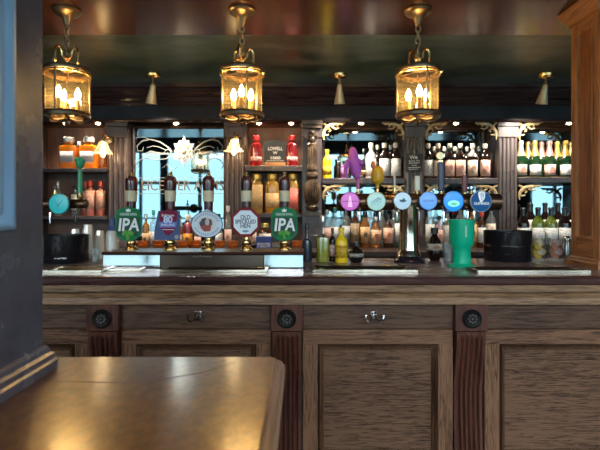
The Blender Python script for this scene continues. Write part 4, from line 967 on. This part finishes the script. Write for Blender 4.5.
m = MB(); m.lathe([(.001, -.001), (.011, -.001), (.011, .001), (.001, .001)], (8.5 * CK, cy - .007, cz(237)), 14, axis='y'); m.build('badge_seal', plain('seal_grey', (.3, .3, .32), .4), p)
# round badge
t = pump(208.5, 'hand pump with round pale blue ringed badge'); clipmount(t, cz(225))
def disc(rx, rz, n=40, c=(0, 0)): return [(c[0] + rx * math.cos(2 * PI * j / n), c[1] + rz * math.sin(2 * PI * j / n)) for j in range(n)]
zc = cz(224.5)
p = plate(t, 'pump_badge', disc(.081, .069, c=(0, zc)), cy, .007, plain('badge_dark_rim', (.03, .04, .06), .55, spec=.15))
plate(t, 'badge_peak', [(-.03, zc + .062), (0, zc + .078), (.03, zc + .062)], cy, .007, plain('badge_pale_ring', (.68, .76, .88), .4), p)
plate(t, 'badge_ring', disc(.077, .065, c=(0, zc)), cy - .007, .002, plain('badge_pale_ring', (.68, .76, .88), .4), p)
plate(t, 'badge_centre', disc(.047, .040, c=(0, zc)), cy - .009, .0015, plain('badge_centre', (.70, .66, .62), .4), p)
m = MB()
for j in range(34):
    a = 2 * PI * j / 34
    if j % 17 in (0, 1, 16): continue
    ca, sa = math.cos(a), math.sin(a); m.tube([(.055 * ca, cy - .0095, zc + .0465 * sa), (.067 * ca, cy - .0095, zc + .057 * sa)], .0019, 4)
m.build('ring_print', plain('badge_ink', (.05, .07, .13), .5), p)
plate(t, 'portrait_coat', [(-.030, zc - .018), (-.012, zc - .036), (.018, zc - .034), (.024, zc - .01), (.004, zc + .004), (-.02, zc)], cy - .0105, .001, plain('coat_red', (.35, .06, .05), .5), p)
plate(t, 'portrait_wing', [(-.038, zc + .006), (-.022, zc + .03), (-.002, zc + .034), (-.008, zc), (-.03, zc - .014)], cy - .0107, .001, plain('portrait_dark', (.05, .05, .09), .5), p)
plate(t, 'portrait_face', disc(.011, .017, 16, (.003, zc + .012)), cy - .0116, .001, plain('portrait_skin', (.6, .52, .48), .5), p)
plate(t, 'portrait_hair', [(.010, zc + .03), (.026, zc + .022), (.028, zc - .004), (.014, zc - .008)], cy - .0107, .001, plain('portrait_hair', (.09, .06, .06), .5), p)
# octagon
t = pump(246.5, 'hand pump with red-edged white octagonal badge'); clipmount(t, cz(222))
zc = cz(222.3)
def octa(r): return [(r * math.cos(PI / 8 + PI / 4 * j), zc + r * math.sin(PI / 8 + PI / 4 * j)) for j in range(8)]
p = plate(t, 'pump_badge', octa(.080), cy, .007, plain('badge_wine_red', (.22, .02, .03), .55, spec=.15))
plate(t, 'badge_field', octa(.065), cy - .007, .002, plain('badge_ice_white', (.78, .86, .92), .4), p)
ink = plain('badge_ink', (.05, .07, .13), .5)
for s, dz, wd, sz in (('OLD', .024, .05, .03), ('SPECKLED', .002, .105, .028), ('HEN', -.02, .05, .03)):
    text('lettering', s, sz, (0, cy - .0094, zc + dz), ink, p, bold=.0006, width=wd)
m = MB().prism_y([(-.02, zc - .044), (0, zc - .04), (.02, zc - .044), (.008, zc - .052), (-.008, zc - .052)], cy - .0095, cy - .009); m.build('badge_mark', plain('badge_blue_mark', (.2, .3, .5), .5), p)

# ------------------------------------------------------------------ tap fonts
def lens(font, px, py, r, d, face, rim=M_chrome, emit=.35):
    x = X(px, d); z = Z(py, d)
    b_ = MB().lathe([(.001, .02), (r * .9, .02), (r * 1.02, .012), (r * 1.05, 0), (r * .97, -.004), (r * .97, .004), (.001, .004)], (x, d, z), 32, axis='y').build('tap_badge', rim, font)
    f = MB().lathe([(.001, .004), (r * .97, .004), (r * .97, -.002), (r * .6, -.005), (.001, -.006)], (x, d, z), 32, axis='y').build('badge_face', face, b_)
    return b_, x, d - .007, z
def font(label, pcol, p0, p1, py, d, rbar, colz):
    t = thing('beer_font', label, 'tap font', (X(pcol, d), d, CZ))
    ox = X(pcol, d); zb_ = Z(py, d) - CZ
    MB().lathe([(.001, 0), (.082, 0), (.084, .008), (.070, .022), (.05, .034), (.040, .04)], (0, 0, 0), 32).build('font_base', plain('font_base_dark', (.04, .028, .045), .25, .6), t)
    MB().lathe([(.066, .036), (.062, .05), (.056, .058), (.053, .07), (.050, zb_ - rbar * .5), (.056, zb_ - rbar * .3)], (0, 0, 0), 28).build('font_column', plain('font_column_brass', (.74, .66, .53), .13, 1), t)
    MB().lathe([(.001, X(p0, d) - ox - .008), (rbar * .8, X(p0, d) - ox - .006), (rbar, X(p0, d) - ox), (rbar, X(p1, d) - ox), (rbar * .8, X(p1, d) - ox + .006), (.001, X(p1, d) - ox + .008)], (0, 0, zb_), 24, axis='x').build('crossbar', M_darkmetal, t)
    return t, ox, zb_
def emis(name, col, s, rough=.3): return plain(name, tuple(c * .5 for c in col), rough, emit=s * .42, emitcol=col)
FD = 2.46; bd = FD - .072
ft, ox, zbar = font('long copper-dark tap font with six round badges on a brass column', 409, 338, 499, 202, FD, .046, 0)
def addlens(ft, ox, px, py, rpx, face, rim=M_chrome):
    r = rpx * bd / 450; x = X(px, bd) - ox; z = Z(py, bd) - CZ; y = bd - FD
    b_ = MB().lathe([(.001, .022), (r * .9, .022), (r * 1.02, .012), (r * 1.04, 0), (r * .97, -.004), (r * .95, .003), (.001, .004)], (x, y, z), 32, axis='y').build('tap_badge', rim, ft)
    MB().lathe([(.001, .004), (r * .96, .004), (r * .96, -.001), (r * .6, -.004), (.001, -.005)], (x, y, z), 32, axis='y').build('badge_face', face, b_)
    MB().tube([(x, y + .02, z), (x, -.02, z)], .018, 10).build('badge_stem', M_darkmetal, b_)
    return b_, x, y - .0055, z, r
ls = []
pinkf = emis('lit_pink_face', (.62, .16, .60), .45); cyanf = emis('lit_aqua_face', (.42, .72, .70), .4); palef = emis('lit_pale_blue_face', (.48, .70, .86), .4)
bluef = emis('lit_blue_face', (.10, .38, .85), .5); brightf = emis('lit_azure_face', (.01, .28, .80), .5); darkf = plain('dark_blue_face', (.012, .06, .18), .6, spec=.1, emit=.07, emitcol=(.03, .16, .42))
Wl = emis('lit_white', (.85, .92, .95), .4)
b_, x, y, z, r = addlens(ft, ox, 350, 201.5, 9.2, pinkf, plain('pink_rim', (.45, .14, .42), .3)); b_['label'] = 'pink lit round badge'
MB().box(x - r * .85, x + r * .85, y - .001, y + .002, z - .002, z + .002).build('badge_line', plain('plum', (.25, .02, .25), .4), b_)
MB().prism_y([(x - .012, z - .03), (x + .012, z - .03), (x + .008, z + .005), (x + .002, z + .03), (x - .002, z + .03), (x - .008, z + .005)], y - .001, y + .002).build('badge_tower', plain('plum_pale', (.75, .45, .72), .4, emit=.2), b_)
b_, x, y, z, r = addlens(ft, ox, 376.3, 201.5, 9.2, cyanf, plain('lime_rim', (.55, .6, .25), .3)); b_['label'] = 'pale turquoise lit round badge'
m = MB()
for j in range(7): m.tube([(x - .03 + j * .006, y, z - .02 + .012 * (j % 3)), (x - .01 + j * .006, y - .001, z + .005 + .008 * (j % 2)), (x + .01 + j * .003, y, z + .024 - .006 * (j % 3))], .0016, 4)
m.build('badge_sketch', plain('teal_ink', (.12, .38, .45), .5), b_)
b_, x, y, z, r = addlens(ft, ox, 402.5, 201, 8.8, palef); b_['label'] = 'pale blue lit round badge with dark bird mark'
MB().prism_y([(x - .020, z + .008), (x - .004, z + .004), (x + .006, z + .018), (x + .012, z + .006), (x + .022, z), (x + .006, z - .008), (x - .012, z - .006)], y - .001, y + .002).build('bird_mark', plain('bird_ink', (.03, .12, .2), .5), b_)
b_, x, y, z, r = addlens(ft, ox, 428.3, 201, 9, emis('lit_cornflower_face', (.14, .38, .85), .45), plain('blue_rim', (.08, .2, .5), .3)); b_['label'] = 'cornflower blue lit round badge'
m = MB()
for j in range(5): m.tube([(x - .028 + j * .012, y, z - .005), (x - .024 + j * .012, y - .001, z + .007), (x - .018 + j * .012, y, z - .004)], .0014, 4)
m.build('badge_script', plain('violet_ink', (.25, .25, .65), .5), b_)
b_, x, y, z, r = addlens(ft, ox, 453.5, 201.5, 10.2, brightf, plain('blue_rim', (.08, .2, .5), .3)); b_['label'] = 'bright azure lit round badge with glowing centre'
MB().lathe([(.001, -.002), (r * .55, -.001), (r * .6, .002)], (x, y, z - .012), 20, axis='y', sy=.55).build('badge_glow', emis('lit_cyan', (.25, .85, .95), .6), b_)
MB().prism_y([(x - .02, z - .014), (x - .005, z - .006), (x + .018, z - .012), (x + .008, z - .022), (x - .01, z - .02)], y - .004, y).build('badge_leaf', emis('lit_green', (.15, .75, .3), .3), b_)
b_, x, y, z, r = addlens(ft, ox, 481, 201.5, 10.4, darkf, plain('pale_blue_rim', (.45, .58, .72), .3)); b_['label'] = 'dark blue round badge with white harp'
m = MB(); hs = r / .055
m.tube([(x - .014 * hs, y, z + .045 * hs), (x - .010 * hs, y, z + .02 * hs), (x - .002 * hs, y, z - .004 * hs)], .004, 5); m.tube([(x - .014 * hs, y, z + .045 * hs), (x + .002 * hs, y, z + .05 * hs), (x + .018 * hs, y, z + .042 * hs)], .004, 5); m.tube([(x + .018 * hs, y, z + .042 * hs), (x + .014 * hs, y, z + .015 * hs), (x - .002 * hs, y, z - .004 * hs)], .003, 5)
for j in range(4): m.tube([(x - .006 * hs + j * .005 * hs, y, z + .044 * hs), (x - .004 * hs + j * .004 * hs, y, z + .008 * hs)], .0013, 4)
m.build('harp_emblem', Wl, b_)
text('lettering', 'GUINNESS', .02, (x, y - .002, z - .012), Wl, b_, width=r * 1.45)
# tap handles and spouts on the long font
def tapbody(ft, ox, px, d=FD):
    x = X(px, d) - ox
    tb = MB().lathe([(.012, zbar + .03), (.016, zbar + .036), (.016, zbar + .05), (.009, zbar + .056), (.008, zbar + .075), (.001, zbar + .076)], (x, 0, 0), 14).build('tap_stem', M_brass, ft)
    MB().tube([(x, -.02, zbar - .025), (x, -.045, zbar - .045), (x, -.05, zbar - .075), (x, -.048, zbar - .105)], .0075, 8).build('tap_spout', M_chrome, tb)
    return tb, x
def zh(py): return Z(py, FD) - CZ
tb, x = tapbody(ft, ox, 358)
MB().tube([(x, 0, zbar + .07), (x, 0, zh(182)), (x, 0, zh(172))], [.010, .012, .010], 10).build('tap_handle', plain('pink_handle', (.55, .12, .28), .3), tb)
pm = plain('purple_topper', (.52, .11, .58), .45)
m = MB(); xp = X(353.5, FD) - ox
m.tube([(x, 0, zh(180)), (xp + .01, 0, zh(172)), (xp, 0, zh(160)), (xp - .004, 0, zh(150)), (xp - .004, 0, zh(147.5))], [.012, .026, .031, .020, .010], 12)
for j, (dx, y0, dz1) in enumerate([(-.042, .004, 171), (-.045, -.01, 178), (.036, .006, 176), (.044, -.008, 166), (-.036, .0, 163), (.02, -.02, 178)]):
    m.tube([(xp, 0, zh(160)), (xp + dx * .7, y0, zh(162)), (xp + dx, y0, zh((162 + dz1) / 2)), (xp + dx * .9, y0 * 2, zh(dz1))], [.016, .015, .012, .007], 8)
o = m.build('topper_figure', pm, tb); o['label'] = 'purple sculpted tap topper'
tb, x = tapbody(ft, ox, 377.5)
MB().lathe([(.008, zbar + .07), (.010, zh(185)), (.026, zh(183)), (.033, zh(180)), (.034, zh(175)), (.031, zh(171)), (.027, zh(168)), (.014, zh(166.5)), (.001, zh(166))], (x, 0, 0), 20).build('tap_handle', plain('amber_handle', (.72, .40, .03), .3), tb)
MB().ball((x - .026, -.004, zh(165)), .014, 10, 1.6).build('handle_ornament', plain('coral_ornament', (.7, .25, .12), .35), tb)
tb, x = tapbody(ft, ox, 394.5); MB().tube([(x, 0, zbar + .06), (x, 0, zh(188)), (x, 0, zh(176))], .006, 10).build('tap_handle', plain('ivory_handle', (.75, .70, .58), .3), tb)
tb, x = tapbody(ft, ox, 417); MB().box(x - .014, x + .014, -.012, .012, zbar + .06, zh(176)).build('tap_handle', plain('ivory_handle', (.75, .70, .58), .3), tb, bevel=.004)
tb, x = tapbody(ft, ox, 441); hdl = MB().lathe([(.010, zbar + .06), (.016, zh(190)), (.019, zh(166)), (.017, zh(162.5)), (.001, zh(162))], (x, 0, 0), 14, 4).build('tap_handle', plain('navy_handle', (.02, .03, .09), .3), tb)
m = MB(); m.lathe([(.001, -.008), (.020, -.008), (.022, 0), (.020, .008), (.001, .008)], (x - .006, 0, zh(156)), 18, axis='y'); m.build('handle_medallion', K_palegold, hdl)
tb, x = tapbody(ft, ox, 464.5); MB().lathe([(.009, zbar + .055), (.012, zh(192)), (.014, zh(178)), (.013, zh(175.5)), (.001, zh(175))], (x, 0, 0), 14, 4).build('tap_handle', plain('oxblood_handle', (.12, .012, .015), .3), tb)
tb, x = tapbody(ft, ox, 471); MB().lathe([(.007, zbar + .055), (.012, zh(190)), (.011, zh(187)), (.001, zh(186))], (x, 0, 0), 12).build('tap_handle', M_chrome, tb)
# short font by the pillar
f2, ox2, zb2 = font('short dark tap font with turquoise badge and green handle beside the slate pillar', 24, 14, 86, 204, FD, .026, 0)
zbar = zb2
b_, x, y, z, r = addlens(f2, ox2, 58.8, 204, 10, emis('lit_turquoise_face', (.02, .42, .46), .35), plain('teal_rim', (.05, .3, .33), .3)); b_['label'] = 'turquoise lit round badge'
m = MB()
for j in range(3): m.tube([(x - .02 + j * .02, y, z + .02 - .015 * (j % 2)), (x - .01 + j * .01, y - .001, z), (x, y, z - .025 + .01 * j)], .0015, 4)
m.build('badge_sketch', plain('teal_ink', (.12, .38, .45), .5), b_)
tb, x = tapbody(f2, ox2, 80); gh = plain('leaf_green_handle', (.02, .30, .16), .35)
hd = MB().tube([(x, 0, zbar + .06), (x, 0, zh(185)), (x, 0, zh(170))], [.014, .014, .012], 10).build('tap_handle', gh, tb); m = MB(); m.ball((x, 0, zh(163)), .024, 14, 1.35); m.ball((x - .014, -.006, zh(160)), .014, 10); m.ball((x + .014, -.006, zh(161)), .014, 10); m.build('handle_topper', gh, hd)
tb, x = tapbody(f2, ox2, 55)
MB().tube([(x, 0, zbar + .06), (x, 0, zh(186))], .008, 8).build('tap_handle', M_chrome, tb)

# hanging slate on the pilaster beside the dark bottles
d = 3.77; t = thing('hanging_slate', 'small black slate sign with white writing hanging on strings from a pilaster', 'sign', (X(414, d), d, Z(163, d)), group=None)
slab = MB().prism_y([(-.072, -.078), (.066, -.066), (.074, .078), (-.066, .078)], -.006, .006).build('slate_board', M_slate, t, smooth=0)
m = MB()
for s in (-1, 1): m.tube([(s * .05, -.004, .078), (s * .025, -.01, .16), (s * .012, 0, .21)], .0022, 5); m.tube([(s * .06, -.004, .078), (s * .055, -.006, .15), (s * .045, 0, .21)], .0018, 5)
m.build('hanging_string', plain('twine', (.35, .28, .18), .8), t)
text('chalk_lettering', 'We', .042, (-.006, -.0075, .045), M_chalk, t, bold=.0014, rot=(PI / 2, -.06, 0)); text('chalk_lettering', 'SOLD', .042, (0, -.0075, .006), M_chalk, t, bold=.0006, width=.09, rot=(PI / 2, -.06, 0))
m = MB(); m.tube([(-.02, -.0075, -.022), (.02, -.0075, -.02)], .003, 5); m.tube([(-.05, -.0075, -.042), (.052, -.0075, -.036)], .003, 5); m.tube([(-.045, -.0075, -.056), (.03, -.0075, -.052)], .0025, 5); m.build('chalk_rule', M_chalk, t)
MB().ball((0, .004, .212), .008, 8).build('hanging_nail', M_brass, t)

# ------------------------------------------------------------------ camera and view
cam = bpy.data.cameras.new('camera'); co = bpy.data.objects.new('camera', cam); C.objects.link(co)
co.location = (0, 0, EYE); co.rotation_euler = (PI / 2, 0, 0)
cam.sensor_width = 36; cam.lens = 27; cam.shift_y = -13 / 600; cam.clip_start = .02
cam.dof.use_dof = True; cam.dof.focus_distance = 2.25; cam.dof.aperture_fstop = 4.5
sc = bpy.context.scene; sc.camera = co
sc.view_settings.view_transform = 'Standard'; sc.view_settings.look = 'None'; sc.view_settings.gamma = 1; sc.view_settings.use_curve_mapping = False
sc.view_settings.exposure = 1.92
sc.render.engine = 'CYCLES'
sc.cycles.use_denoising = True; sc.cycles.max_bounces = 8; sc.cycles.transparent_max_bounces = 24; sc.cycles.sample_clamp_indirect = 8
sc.cycles.caustics_reflective = False; sc.cycles.caustics_refractive = False
